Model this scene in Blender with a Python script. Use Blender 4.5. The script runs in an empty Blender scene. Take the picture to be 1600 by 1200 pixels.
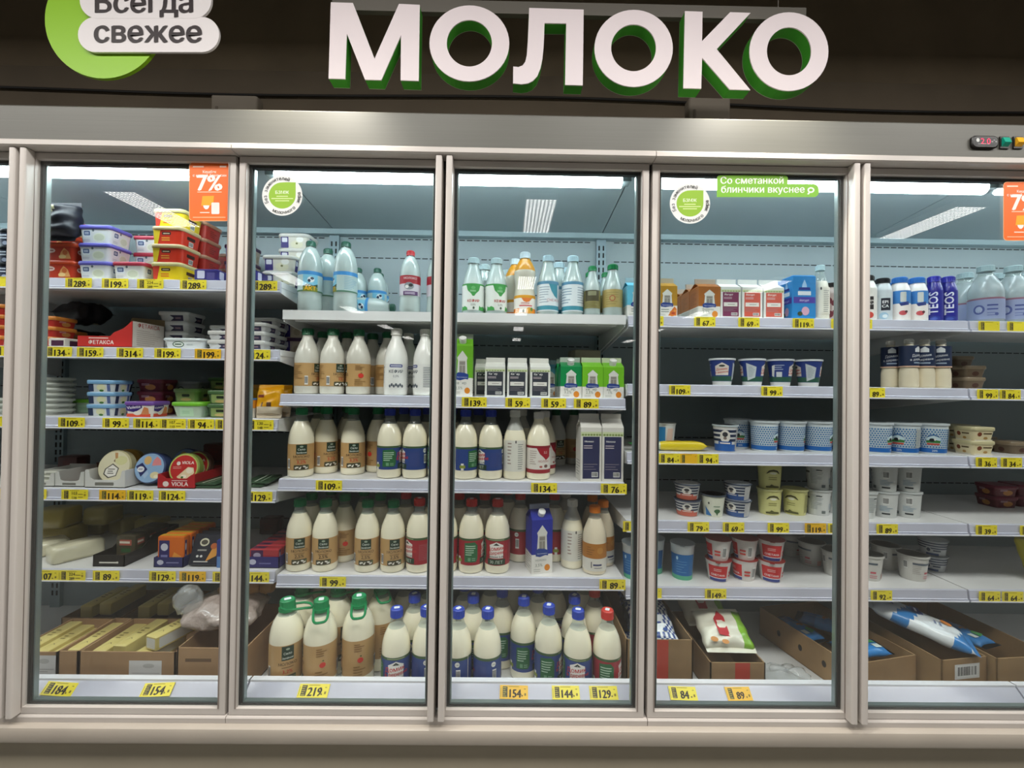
import bpy, math, random
from mathutils import Vector, Matrix
random.seed(7)
sc = bpy.context.scene
COL = sc.collection

# ------------------------------------------------------------------ camera
F = 680.0                                   # focal length in pixels of the 1600x1200 frame
CAM = Vector((0.0, -1.3095, 1.3788))
YAW, PITCH, ROLL = .0095, .0107, .0137
_f = Vector((math.sin(YAW)*math.cos(PITCH), math.cos(YAW)*math.cos(PITCH), math.sin(PITCH)))
_r = Vector((math.cos(YAW), -math.sin(YAW), 0))
_u = _r.cross(_f)
_r, _u = _r*math.cos(ROLL)+_u*math.sin(ROLL), _u*math.cos(ROLL)-_r*math.sin(ROLL)
cam = bpy.data.cameras.new('camera')
cam.sensor_fit = 'HORIZONTAL'; cam.sensor_width = 36; cam.lens = F/1600*36
cam.clip_start = .02
cam_o = bpy.data.objects.new('camera', cam); COL.objects.link(cam_o)
cam_o.matrix_world = Matrix(((_r.x, _u.x, -_f.x, CAM.x), (_r.y, _u.y, -_f.y, CAM.y), (_r.z, _u.z, -_f.z, CAM.z), (0, 0, 0, 1)))
sc.camera = cam_o

def at(px, py, Y):
    """point on the plane y = Y seen at a pixel of the photograph"""
    d = _f+_r*((px-800)/F)-_u*((py-600)/F)
    return CAM+d*((Y-CAM.y)/d.y)
def xat(px, z, Y):
    """x of the point at depth Y and height z that is seen in pixel column px"""
    k = (px-800)/F
    a = _r-_f*k
    return CAM.x-(a.y*(Y-CAM.y)+a.z*(z-CAM.z))/a.x
def mpp(Y): return (Y-CAM.y)/F              # metres per pixel at depth Y

# ------------------------------------------------------------------ world, exposure, lights
w = bpy.data.worlds.new('world'); sc.world = w; w.use_nodes = True
w.node_tree.nodes['Background'].inputs[0].default_value = (.9, .95, 1, 1)
w.node_tree.nodes['Background'].inputs[1].default_value = .02
vs = sc.view_settings
vs.view_transform = 'Standard'; vs.look = 'None'; vs.gamma = 1; vs.use_curve_mapping = False
vs.exposure = 0.42
LAMP_CASE = 18.0          # radiance of the tubes inside the cabinet
LAMP_FILL = 13.5          # radiance of the fill panels added over the aisle
for sx in (-.60, .745):   # two ceiling spotlights that wash the metal fascia
    l = bpy.data.lights.new('fascia_spotlight', 'SPOT'); l.energy = 48; l.spot_size = math.radians(86); l.spot_blend = 1
    l.shadow_soft_size = .03; l.color = (1, .95, .86)
    o = bpy.data.objects.new('fascia_spotlight', l); COL.objects.link(o)
    o.location = (sx, -.13, 2.52)
    o.rotation_euler = Vector((0, .13, -.36)).to_track_quat('-Z', 'Y').to_euler()

# ------------------------------------------------------------------ materials
def lin(h):
    h = h.lstrip('#'); c = [int(h[i:i+2], 16)/255 for i in (0, 2, 4)]
    return [x/12.92 if x <= .04045 else ((x+.055)/1.055)**2.4 for x in c]
MATS = {}
def C(h, rough=.45, metal=0., noise=0., scale=30., bump=0., emit=0., coat=0., spec=.5, stretch=None):
    """a node material: plain colour, optionally with noise wear and relief"""
    key = (h, rough, metal, noise, scale, bump, emit, coat, spec, stretch)
    if key in MATS: return MATS[key]
    m = bpy.data.materials.new('paint_'+h.strip('#')); m.use_nodes = True
    nt = m.node_tree; b = nt.nodes['Principled BSDF']; c = lin(h)
    b.inputs['Base Color'].default_value = (*c, 1); b.inputs['Roughness'].default_value = rough
    b.inputs['Metallic'].default_value = metal
    b.inputs['Specular IOR Level'].default_value = spec
    if coat: b.inputs['Coat Weight'].default_value = coat; b.inputs['Coat Roughness'].default_value = .08
    if emit:
        b.inputs['Emission Color'].default_value = (*c, 1); b.inputs['Emission Strength'].default_value = emit
    if noise or bump:
        tc = nt.nodes.new('ShaderNodeTexCoord'); mp = nt.nodes.new('ShaderNodeMapping')
        if stretch: mp.inputs['Scale'].default_value = stretch
        nz = nt.nodes.new('ShaderNodeTexNoise'); nz.inputs['Scale'].default_value = scale; nz.inputs['Detail'].default_value = 4
        nt.links.new(tc.outputs['Object'], mp.inputs[0]); nt.links.new(mp.outputs[0], nz.inputs['Vector'])
        if noise:
            rp = nt.nodes.new('ShaderNodeValToRGB')
            rp.color_ramp.elements[0].color = (*[x*(1-noise) for x in c], 1); rp.color_ramp.elements[0].position = .3
            rp.color_ramp.elements[1].color = (*[min(1, x*(1+noise)) for x in c], 1); rp.color_ramp.elements[1].position = .7
            nt.links.new(nz.outputs[0], rp.inputs[0]); nt.links.new(rp.outputs[0], b.inputs['Base Color'])
        if bump:
            bp = nt.nodes.new('ShaderNodeBump'); bp.inputs['Strength'].default_value = bump; bp.inputs['Distance'].default_value = .01
            nt.links.new(nz.outputs[0], bp.inputs['Height']); nt.links.new(bp.outputs[0], b.inputs['Normal'])
    MATS[key] = m
    return m
def clear_mat(name, tint, gloss_rough=.03, body=0., body_col=(.8, .85, .85), ior=1.45):
    """thin clear plastic or glass: transparent, reflecting by Fresnel, with a little body colour"""
    if name in MATS: return MATS[name]
    m = bpy.data.materials.new(name); m.use_nodes = True; nt = m.node_tree; nt.nodes.clear()
    out = nt.nodes.new('ShaderNodeOutputMaterial'); tr = nt.nodes.new('ShaderNodeBsdfTransparent'); gl = nt.nodes.new('ShaderNodeBsdfGlossy')
    tr.inputs[0].default_value = (*tint, 1); gl.inputs['Roughness'].default_value = gloss_rough
    fr = nt.nodes.new('ShaderNodeFresnel'); ge = nt.nodes.new('ShaderNodeNewGeometry'); mr = nt.nodes.new('ShaderNodeMapRange')
    mr.inputs['To Min'].default_value = ior; mr.inputs['To Max'].default_value = 1/ior     # same reflection on both faces of the sheet
    nt.links.new(ge.outputs['Backfacing'], mr.inputs['Value']); nt.links.new(mr.outputs[0], fr.inputs[0])
    mx = nt.nodes.new('ShaderNodeMixShader'); base = tr.outputs[0]
    if body:
        df = nt.nodes.new('ShaderNodeBsdfDiffuse'); df.inputs[0].default_value = (*body_col, 1)
        m2 = nt.nodes.new('ShaderNodeMixShader'); m2.inputs[0].default_value = body
        nt.links.new(base, m2.inputs[1]); nt.links.new(df.outputs[0], m2.inputs[2]); base = m2.outputs[0]
    nt.links.new(fr.outputs[0], mx.inputs[0]); nt.links.new(base, mx.inputs[1]); nt.links.new(gl.outputs[0], mx.inputs[2])
    nt.links.new(mx.outputs[0], out.inputs[0])
    MATS[name] = m
    return m
def lamp_mat(name, col, strength, grid=None):
    if name in MATS: return MATS[name]
    m = bpy.data.materials.new(name); m.use_nodes = True; nt = m.node_tree; nt.nodes.clear()
    out = nt.nodes.new('ShaderNodeOutputMaterial'); em = nt.nodes.new('ShaderNodeEmission')
    em.inputs[0].default_value = (*col, 1); em.inputs[1].default_value = strength
    if grid:                                # louvre cells
        tc = nt.nodes.new('ShaderNodeTexCoord'); br = nt.nodes.new('ShaderNodeTexBrick')
        br.offset = 0; br.inputs['Scale'].default_value = 1
        br.inputs['Brick Width'].default_value = grid[0]; br.inputs['Row Height'].default_value = grid[1]
        br.inputs['Mortar Size'].default_value = grid[2]; br.inputs['Mortar Smooth'].default_value = .6
        br.inputs['Color1'].default_value = (1, 1, 1, 1); br.inputs['Color2'].default_value = (.8, .8, .8, 1); br.inputs['Mortar'].default_value = (.12, .12, .12, 1)
        ml = nt.nodes.new('ShaderNodeVectorMath'); ml.operation = 'MULTIPLY'; ml.inputs[1].default_value = col
        nt.links.new(tc.outputs['Object'], br.inputs['Vector']); nt.links.new(br.outputs[0], ml.inputs[0]); nt.links.new(ml.outputs[0], em.inputs[0])
    nt.links.new(em.outputs[0], out.inputs[0])
    MATS[name] = m
    return m

# ------------------------------------------------------------------ mesh builder
class MB:
    def __init__(s): s.v = []; s.f = []; s.m = []; s.mats = []
    def mi(s, m):
        if m not in s.mats: s.mats.append(m)
        return s.mats.index(m)
    def add(s, vs, fs, m):
        o = len(s.v); k = s.mi(m); s.v += [tuple(p) for p in vs]
        for f in fs: s.f.append([i+o for i in f]); s.m.append(k)
    def box(s, x0, x1, y0, y1, z0, z1, m):
        s.add([(x, y, z) for z in (z0, z1) for y in (y0, y1) for x in (x0, x1)],
              [(0, 2, 3, 1), (4, 5, 7, 6), (0, 1, 5, 4), (2, 6, 7, 3), (0, 4, 6, 2), (1, 3, 7, 5)], m)
    def prism(s, pts, y0, y1, m, mside=None, fn=None):
        """outline in (x,z) extruded from y0 to y1"""
        n = len(pts); g = fn or (lambda x, z, y: (x, y, z))
        s.add([g(x, z, y0) for x, z in pts], [tuple(range(n))], m)
        s.add([g(x, z, y1) for x, z in pts], [tuple(reversed(range(n)))], mside or m)
        s.add([g(x, z, y) for y in (y0, y1) for x, z in pts], [((i+1) % n, i, i+n, (i+1) % n+n) for i in range(n)], mside or m)
    def lathe(s, prof, m, seg=28, close=True, flip=False):
        """prof: [(r,z)] bottom to top"""
        n = len(prof); vs = []
        for r, z in prof:
            for k in range(seg):
                a = 2*math.pi*k/seg; vs.append((r*math.cos(a), r*math.sin(a), z))
        fs = [(i*seg+k, i*seg+(k+1) % seg, (i+1)*seg+(k+1) % seg, (i+1)*seg+k) for i in range(n-1) for k in range(seg)]
        if close: fs += [tuple(reversed(range(seg))), tuple(range((n-1)*seg, n*seg))]
        s.add(vs, fs, m)
    def loft(s, rings, m, cap=True):
        """rings: lists of equal length of 3d points, bottom to top, counter-clockwise from above"""
        n = len(rings[0]); vs = [p for r in rings for p in r]
        fs = [(i*n+k, i*n+(k+1) % n, (i+1)*n+(k+1) % n, (i+1)*n+k) for i in range(len(rings)-1) for k in range(n)]
        if cap: fs += [tuple(reversed(range(n))), tuple(range((len(rings)-1)*n, len(rings)*n))]
        s.add(vs, fs, m)
    def tube(s, pts, r, m, seg=8):
        rings = []
        for i, p in enumerate(pts):
            p = Vector(p); t = (Vector(pts[min(i+1, len(pts)-1)])-Vector(pts[max(i-1, 0)])).normalized()
            a = t.cross(Vector((0, 0, 1)) if abs(t.z) < .9 else Vector((1, 0, 0))).normalized(); b = a.cross(t)
            rings.append([p+(a*math.cos(2*math.pi*k/seg)+b*math.sin(2*math.pi*k/seg))*r for k in range(seg)])
        s.loft(rings, m)
    def mesh(s, name, smooth=None):
        me = bpy.data.meshes.new(name); me.from_pydata(s.v, [], s.f)
        for m in s.mats: me.materials.append(m)
        me.polygons.foreach_set('material_index', s.m)
        if smooth:
            me.polygons.foreach_set('use_smooth', [True]*len(s.f)); me.update(); me.set_sharp_from_angle(angle=math.radians(smooth))
        me.update(); return me
    def build(s, name, parent=None, smooth=None, loc=None):
        return link(name, s.mesh(name, smooth), parent, loc)
def link(name, data, parent=None, loc=None):
    o = bpy.data.objects.new(name, data); COL.objects.link(o)
    if parent: o.parent = parent
    if loc: o.location = loc
    return o
def tag(o, label, cat, group=None, kind=None):
    if label: o['label'] = label
    if cat: o['category'] = cat
    if group: o['group'] = group
    if kind: o['kind'] = kind
    return o
def rrect(hx, hy, r, z, n=4, cx=0, cy=0):
    """rounded rectangle ring"""
    r = min(r, hx*.99, hy*.99); p = []
    for sx, sy, a0 in ((1, 1, 0), (-1, 1, 90), (-1, -1, 180), (1, -1, 270)):
        for k in range(n+1):
            a = math.radians(a0+90*k/n); p.append((cx+sx*(hx-r)+r*math.cos(a), cy+sy*(hy-r)+r*math.sin(a), z))
    return p

# ------------------------------------------------------------------ lettering
_TC = {}
def _raw(s):
    """outline of a string in the built-in font, size 1, from the pen's start"""
    cu = bpy.data.curves.new('t', 'FONT'); cu.body = s; cu.resolution_u = 2; cu.fill_mode = 'FRONT'
    o = bpy.data.objects.new('t', cu); COL.objects.link(o)
    dg = bpy.context.evaluated_depsgraph_get(); dg.update()
    me = o.evaluated_get(dg).to_mesh()
    vs = [(v.co.x, v.co.y) for v in me.vertices]; fs = [tuple(p.vertices) for p in me.polygons]
    o.evaluated_get(dg).to_mesh_clear(); bpy.data.objects.remove(o); bpy.data.curves.remove(cu)
    return vs, fs
def glyphs(s, bold=0.):
    """outline mesh of a string, x centred; returns verts, faces, width"""
    if s not in _TC:
        if 'н' in s:                         # the font's own glyph for this letter fills badly: draw it from three bars
            bar = max(v[0] for v in _raw('|')[0]); vs, fs, pen = [], [], 0.
            for ch in s:
                if ch == 'н':
                    for x0, x1, y0, y1 in ((.08, .165, 0, .54), (.165, .42, .24, .32), (.42, .505, 0, .54)):
                        k = len(vs); vs += [(pen+x0, y0), (pen+x1, y0), (pen+x1, y1), (pen+x0, y1)]; fs.append((k, k+1, k+2, k+3))
                    pen += .585; continue
                if ch != ' ':
                    v, f = _raw(ch); k = len(vs); vs += [(x+pen, y) for x, y in v]; fs += [tuple(q+k for q in p) for p in f]
                pen += max(v[0] for v in _raw(ch+'|')[0])-bar
        else: vs, fs = _raw(s)
        x0 = min(v[0] for v in vs); x1 = max(v[0] for v in vs)
        _TC[s] = ([(x-(x0+x1)/2, y) for x, y in vs], fs, x1-x0)
    return _TC[s]

class Sheet:
    """flat print laid on a surface; fn(u, v, layer) -> point. Every call is one layer further out."""
    def __init__(s, mb, fn, du=None, vdown=False):
        s.mb = mb; s.fn = fn; s.du = du; s.l = 1; s.vd = -1 if vdown else 1
    def rect(s, u0, v0, u1, v1, c, keep=False):
        n = max(1, math.ceil(abs(u1-u0)/s.du)) if s.du else 1
        vs = [s.fn(u0+(u1-u0)*i/n, v, s.l) for v in (v0, v1) for i in range(n+1)]
        fs = [(i, i+1, n+2+i, n+1+i) for i in range(n)]
        s.mb.add(vs, fs, c if not isinstance(c, str) else C(c))
        if not keep: s.l += .25
        return s
    def strips(s, pts, c):
        """a polygon, cut into upright strips where the surface is round"""
        us = [p[0] for p in pts]; n = max(1, math.ceil((max(us)-min(us))/s.du)) if s.du else 1
        if n == 1: s.mb.add([s.fn(u, v, s.l) for u, v in pts], [tuple(range(len(pts)))], c); return
        st = (max(us)-min(us))/n
        for i in range(n):
            P = list(pts)
            for k, sg in ((min(us)+st*i, 1), (min(us)+st*(i+1), -1)):
                Q = []
                for p, q in zip(P, P[1:]+P[:1]):
                    a_, b_ = (p[0]-k)*sg, (q[0]-k)*sg
                    if a_ >= 0: Q.append(p)
                    if (a_ >= 0) != (b_ >= 0): t = a_/(a_-b_); Q.append((p[0]+(q[0]-p[0])*t, p[1]+(q[1]-p[1])*t))
                P = Q
                if len(P) < 3: break
            if len(P) >= 3: s.mb.add([s.fn(u, v, s.l) for u, v in P], [tuple(range(len(P)))], c)
    def poly(s, pts, c):
        s.strips(list(pts), c if not isinstance(c, str) else C(c)); s.l += .25
        return s
    def ell(s, u, v, ru, rv, c, n=20):
        return s.poly([(u+ru*math.cos(2*math.pi*k/n), v+rv*math.sin(2*math.pi*k/n)*s.vd) for k in range(n)], c)
    def pill(s, u0, v0, u1, v1, r, c, n=5):
        cu, cv = (u0+u1)/2, (v0+v1)/2
        return s.poly([(x, y) for x, y, z in rrect(abs(u1-u0)/2, abs(v1-v0)/2, r, 0, n, cu, cv)], c)
    def text(s, u, v, size, t, c, bold=.015, width=None, rot=0., sx=1.):
        """centred on u, baseline v; size = font size, or fit to width"""
        vs, fs, wd = glyphs(t, bold)
        if width: size = width/wd
        cr, sr = math.cos(rot), math.sin(rot)
        c = c if not isinstance(c, str) else C(c)
        if s.du: s.l += .5
        d = bold*size*.8
        for ox, oy in ((0, 0), (1, .4), (-1, -.4)) if bold > .008 else ((0, 0),):   # bolder: the same outline again, shifted by a hair
            P = [(u+x*size*sx*cr-y*size*sr+d*ox, v+(x*size*sx*sr+y*size*cr+d*oy)*s.vd) for x, y in vs]
            if s.du and size > .008:
                for f in fs: s.strips([P[k] for k in f], c)
            else: s.mb.add([s.fn(p, q, s.l) for p, q in P], fs, c)
            s.l += .3
        return s
    def lines(s, u0, v0, u1, v1, n, c, th=.35, seed=1):
        """rows of fine print too small to read"""
        rn = random.Random(seed+n); st = (v1-v0)/n
        for i in range(n):
            e = u1-(u1-u0)*rn.choice((0, .1, .25, .45)); y = v0+st*(i+.5)
            s.rect(u0, y-st*th/2, e, y+st*th/2, c, keep=True)
        s.l += .25
        return s
    def bars(s, u0, v0, u1, v1, c='#222222', n=9):
        """bar code"""
        rn = random.Random(5); s.rect(u0, v0, u1, v1, '#e9e9e6'); m = (u1-u0)/(n*2+1)
        for i in range(n):
            x = u0+m*(1+2*i); s.rect(x, v0+(v1-v0)*.15, x+m*rn.choice((.5, 1, 1.3)), v1-(v1-v0)*.1, c, keep=True)
        s.l += .25
        return s
EPS = .00016
def fcyl(R): return lambda u, v, l: ((R+l*EPS)*math.sin(u/R), -(R+l*EPS)*math.cos(u/R), v)
def fcone(r0, r1, h):
    def g(u, v, l):
        R = r0+(r1-r0)*v/h; a = u/((r0+r1)/2); R += l*EPS
        return (R*math.sin(a), -R*math.cos(a), v)
    return g
def ffront(y): return lambda u, v, l: (u, -y-l*EPS, v)
def fright(x): return lambda u, v, l: (x+l*EPS, u, v)
def fleft(x): return lambda u, v, l: (-x-l*EPS, -u, v)
def ftop(z): return lambda u, v, l: (u, v, z+l*EPS)

# ------------------------------------------------------------------ the hall
DARK = C('#84755f', .8, noise=.12, scale=3, bump=.05)
def struct(name, x0, x1, y0, y1, z0, z1, m):
    b = MB(); b.box(x0, x1, y0, y1, z0, z1, m); return tag(b.build(name), None, None, kind='structure')
def floor_mat():
    m = bpy.data.materials.new('floor_tiles'); m.use_nodes = True; nt = m.node_tree; b = nt.nodes['Principled BSDF']
    tc = nt.nodes.new('ShaderNodeTexCoord'); br = nt.nodes.new('ShaderNodeTexBrick'); br.offset = 0
    br.inputs['Brick Width'].default_value = .6; br.inputs['Row Height'].default_value = .6; br.inputs['Scale'].default_value = 1
    br.inputs['Mortar Size'].default_value = .004
    br.inputs['Color1'].default_value = (.24, .23, .21, 1); br.inputs['Color2'].default_value = (.26, .25, .23, 1); br.inputs['Mortar'].default_value = (.2, .19, .18, 1)
    nt.links.new(tc.outputs['Object'], br.inputs['Vector']); nt.links.new(br.outputs[0], b.inputs['Base Color']); b.inputs['Roughness'].default_value = .35
    return m
HX, HY0, HY1, HZ = 9, -17, 1.0, 3.6
struct('floor', -HX, HX, HY0, HY1+.1, -.1, 0, floor_mat())
struct('ceiling', -HX, HX, HY0, HY1+.1, HZ, HZ+.1, C('#55504a', .85, noise=.1, scale=2))
struct('wall_back', -HX, HX, HY1, HY1+.1, 0, HZ, DARK)
struct('wall_front', -HX, HX, HY0-.1, HY0, 0, HZ, C('#55524c', .8, noise=.05, scale=2))
struct('wall_left', -HX-.1, -HX, HY0, HY1, 0, HZ, C('#55524c', .8, noise=.05, scale=2.1))
struct('wall_right', HX, HX+.1, HY0, HY1, 0, HZ, C('#55524c', .8, noise=.05, scale=2.2))
# soffit band along the wall, above the cabinet
z0, z1 = at(800, 190, .9).z-.12, at(800, 118, .9).z
struct('trim_1', -HX, HX, .9, HY1, z0, z1, C('#5f5445', .85, noise=.1, scale=4))
# hall luminaires: rows running away from the cabinet; the doors mirror them
LZ = 3.2
def luminaire(hw, hl, mat):
    e = MB(); e.box(-hw-.01, hw+.01, -hl-.01, hl+.01, .012, .07, C('#d8d8d4', .5)); body = e.mesh('housing')
    e = MB(); e.add([(-hw, -hl, .01), (-hw, hl, .01), (hw, hl, .01), (hw, -hl, .01)], [(0, 1, 2, 3)], mat)
    pan = e.mesh('light_panel')
    e = MB(); e.tube([(0, 0, .07), (0, 0, HZ-LZ)], .004, C('#888888', .4, 1.), 6); wire = e.mesh('hanger')
    return body, pan, wire
def hang(parts, x, y, rz, label):
    o = link('ceiling_luminaire', None, None, (x, y, LZ)); o.rotation_euler.z = rz
    tag(o, label, 'ceiling light', 'hall luminaires')
    link('housing', parts[0], o); link('light_panel', parts[1], o)
    for s in (-.4, .4): link('hanger', parts[2], o, (0, s, 0))
LB = luminaire(.15, .45, lamp_mat('louvre_light', (1, .97, .93), 13.0, (.0375, .0375, .011)))
NTH = ['nearest the cabinet', 'second from the cabinet', 'third from the cabinet', 'fourth from the cabinet', 'last before the far wall']
for rx, words in ((-3.75, 'cheese end'), (.30, 'milk bay'), (4.5, 'yogurt end')):
    for k in range(5): hang(LB, rx, -3.30-2.9*k, 0, f'strip luminaire in the row facing the {words}, {NTH[k]}')
LW = luminaire(.30, .60, lamp_mat('added_fill_light', (1, .97, .93), LAMP_FILL))
for i in range(6): hang(LW, -4.0+1.6*i, -1.35, math.pi/2, 'added unseen wide fill panel over the aisle '+['beyond the cheese end', 'before the round green sign', 'before the sign letter M', 'before the sign letter K', 'before the control display', 'beyond the yogurt end'][i])  # row added overhead, out of view, to brighten the cabinet front

# ------------------------------------------------------------------ the refrigerated cabinet
WHITE = C('#e6e6e6', .35, noise=.03, scale=6)
FRAME = C('#c3bcb5', .42, .0, noise=.04, scale=5)
FRAME_D = C('#8d827b', .4, .3)
INNER = C('#98a6aa', .42, noise=.03, scale=3)
RAIL = C('#c2c2d0', .28, noise=.03, scale=10, coat=.4)
GASKET = C('#1d1c1c', .6)
BAY = [-3.32, -2.07, -.82, .43, 1.68, 2.93]
CX0, CX1 = BAY[0], BAY[-1]
cab = link('refrigerated_cabinet', None, None, (0, 0, 0))
tag(cab, 'long beige-grey refrigerated display cabinet with glass doors, full of dairy', 'refrigerator')
BACK = .74; DECK_Z = .345
def part(name, fn, parent=cab, smooth=None):
    b = MB(); fn(b); return b.build(name, parent, smooth)
def panel_joints(b):
    b.box(CX0, CX1, BACK, BACK+.03, .2, 2.16, INNER)
back = part('back_panel', panel_joints)
def slots(b):                              # punched slots: rows of dashes and the upright slotted rails
    dk = C('#0e1416', .7)
    for z in (2.075, 1.985, 1.82, 1.58, 1.36, 1.16, .96, .76):
        x = CX0+.02
        while x < CX1-.04:
            if all(abs(x+.02-q) > .05 for q in BAY): b.box(x, x+.026, BACK-.0015, BACK+.001, z-.002, z+.002, dk)
            x += .0348
    for q in BAY[1:-1]:
        z = .4
        while z < 2.06:
            for s in (-.014, .006): b.box(q+s, q+s+.007, BACK-.0195, BACK-.0175, z, z+.022, dk)
            z += .034
upr = []
for q in BAY[1:-1]:
    part('upright', lambda b: b.box(q-.022, q+.022, BACK-.018, BACK, .3, 2.1, C('#8fa3aa', .4, .2)))
o = part('slot_row', slots); o['kind'] = 'stuff'
part('ledge', lambda b: b.box(CX0, CX1, BACK-.04, BACK, 2.083, 2.107, C('#9fb4ba', .4)))
for i in range(5):                         # ceiling panels of the case, one per bay
    def cp(b, x0=BAY[i]+.002, x1=BAY[i+1]-.002):
        b.prism([(.05, 2.168), (BACK-.03, 2.107), (BACK-.03, 2.14), (.05, 2.195)], x0, x1, INNER, fn=lambda y, z, x: (x, y, z))
    part('ceiling_panel', cp)
part('top_box', lambda b: b.box(CX0, CX1, .0, .80, 2.195, 2.2, C('#77756c', .5)))
part('rear_shell', lambda b: b.box(CX0, CX1, BACK+.03, .80, .1, 2.195, C('#77756c', .5)))
for x in (CX0, CX1): part('end_panel', lambda b: b.box(x-.02, x+.02, .01, .80, .1, 2.2, FRAME))
FASCIA = C('#57564f', .46, .15, noise=.05, scale=10, stretch=(.3, 30, 30))
def fas(b):
    z0, z1 = 2.092, 2.198
    b.prism([(-.022, z0), (-.022, z1-.006), (-.016, z1), (.03, z1), (.03, z0)], CX0, CX1, FASCIA, fn=lambda y, z, x: (x, y, z))
part('fascia', fas)
for x0, x1 in ((CX0, BAY[2]-.001), (BAY[2]+.001, BAY[3]-.001), (BAY[3]+.001, CX1)):
    part('top_trim', lambda b: b.prism([(-.03, 2.069), (-.034, 2.073), (-.034, 2.086), (-.028, 2.091), (.02, 2.091), (.02, 2.069)], x0, x1, FRAME, fn=lambda y, z, x: (x, y, z)))
part('door_track', lambda b: b.box(CX0, CX1, .012, .05, 2.05, 2.092, C('#2a2725', .6)))
for x0, x1 in ((CX0, BAY[2]-.001), (BAY[2]+.001, BAY[3]-.001), (BAY[3]+.001, CX1)):
    part('sill', lambda b: b.prism([(-.006, .374), (-.007, .394), (-.004, .398), (.03, .398), (.03, .36), (-.006, .36)], x0, x1, FRAME, fn=lambda y, z, x: (x, y, z)))
def bump(b):
    P = [(-.004, .379), (-.018, .378), (-.024, .375), (-.027, .368), (-.027, .338), (-.024, .333), (.02, .331), (.02, .379)]
    b.prism(P, CX0, CX1, C('#aaa195', .40, .0, noise=.04, scale=6), fn=lambda y, z, x: (x, y, z))
part('bumper', bump, smooth=35)
part('kick_panel', lambda b: b.box(CX0, CX1, .012, .70, .10, .332, C('#9a917e', .45, .0, noise=.04, scale=4)))
part('plinth', lambda b: b.box(CX0, CX1, .05, .70, 0, .10, C('#2b2a28', .7)))
# bottom deck, its price rails, and the base behind the doors
def deck(b):
    b.box(CX0, CX1, .10, BACK, DECK_Z-.02, DECK_Z, WHITE)
    b.box(CX0, CX1, .03, .10, .305, .36, C('#6e7374', .5))
part('bottom_deck', deck)
for i in range(5):
    def dr(b, x0=BAY[i]+.003, x1=BAY[i+1]-.003):
        P = [(.064, .372), (.066, .384), (.078, .390), (.112, .423), (.130, .427), (.130, DECK_Z), (.064, DECK_Z)]
        b.prism(P, x0, x1, RAIL, fn=lambda y, z, x: (x, y, z))
    part('deck_rail', dr)
    part('deck_rail_edge', lambda b: b.box(BAY[i]+.003, BAY[i+1]-.003, .1115, .132, .4225, .4285, C('#eeeef2', .3)))
    part('deck_rail_foot', lambda b: b.box(BAY[i]+.003, BAY[i+1]-.003, .060, .078, .384, .390, C('#eeeef2', .3)))
    part('deck_rail_lip', lambda b: b.box(BAY[i]+.003, BAY[i+1]-.003, .045, .064, .36, .376, C('#9aa29f', .4)))

# shelves
SH = {'L': [1.755, 1.508, 1.257, 1.001, .715], 'M': [1.652, 1.3485, 1.044, .701], 'R': [1.650, 1.402, 1.155, .910, .671]}
YF = .27                                   # front edge of the shelves
def make_shelf(x0, x1, z, lip):
    g = .004
    s = part('shelf', lambda b: b.box(x0+g, x1-g, YF, BACK-.02, z-.022, z, WHITE))
    if lip:
        def r(b):
            P = [(YF-.002, z+.0005), (YF-.008, z-.002), (YF-.011, z-.030), (YF-.015, z-.034), (YF-.015, z-.041), (YF+.002, z-.043)]
            b.prism([(y, zz) for y, zz in P], x0+g, x1-g, RAIL, fn=lambda y, zz, x: (x, y, zz))
        part('price_rail', r, s)
        part('rail_groove', lambda b: b.box(x0+g, x1-g, YF-.0148, YF-.011, z-.0345, z-.032, C('#6d6e80', .5)), s)
        part('rail_lip', lambda b: b.box(x0+g, x1-g, YF-.0165, YF-.0145, z-.0415, z-.037, C('#e2e2ea', .3)), s)
    else:
        part('front_lip', lambda b: b.box(x0+g, x1-g, YF-.004, YF+.01, z-.034, z, WHITE), s)
    for e in (x0+g+.002, x1-g-.005):
        P = [(YF, z-.020), (YF, z-.042), (YF+.06, z-.050), (BACK-.02, z-.10), (BACK-.02, z-.020)]
        part('bracket', lambda b: b.prism(P, e, e+.003, WHITE, fn=lambda y, zz, x: (x, y, zz)), s)
    part('under_rib', lambda b: b.box(x0+.03, x1-.03, YF+.035, YF+.05, z-.036, z-.022, WHITE), s)
    return s
for i, key in enumerate(('L', 'L', 'M', 'R', 'R')):
    for n, z in enumerate(SH[key]): make_shelf(BAY[i], BAY[i+1], z, not (key == 'M' and n == 0))

# lamps in the top of the case
for x0, x1 in ((-2.16, -.965), (-.812, .386), (.508, 1.665), (1.72, 2.88), (-3.3, -2.19)):
    lm = link('case_lamp', None, cab, (0, 0, 0))
    yy, zz = .20, 2.106
    def hous(b):
        b.prism([(yy-.032, zz+.010), (yy-.026, zz+.016), (yy+.026, zz+.016), (yy+.032, zz+.008), (yy+.036, zz+.008), (yy+.034, zz+.044), (yy-.032, zz+.044)], x0, x1, C('#b9cdd2', .4), fn=lambda y, z, x: (x, y, z))
        for e in (x0-.03, x1): b.box(e, e+.03, yy-.020, yy+.024, zz-.006, zz+.040, C('#6d7a7c', .5))
    part('lamp_housing', hous, lm)
    def tb(b): b.tube([(x0, yy, zz), (x1, yy, zz)], .021, lamp_mat('tube_light', (.86, .97, 1), LAMP_CASE), 14)
    part('lamp_tube', tb, lm, 60)
    part('lamp_bracket', lambda b: b.tube([(x0-.05, yy+.01, zz+.03), (x0-.02, yy, zz+.01)], .005, C('#6d7a7c', .5)), lm)

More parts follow.
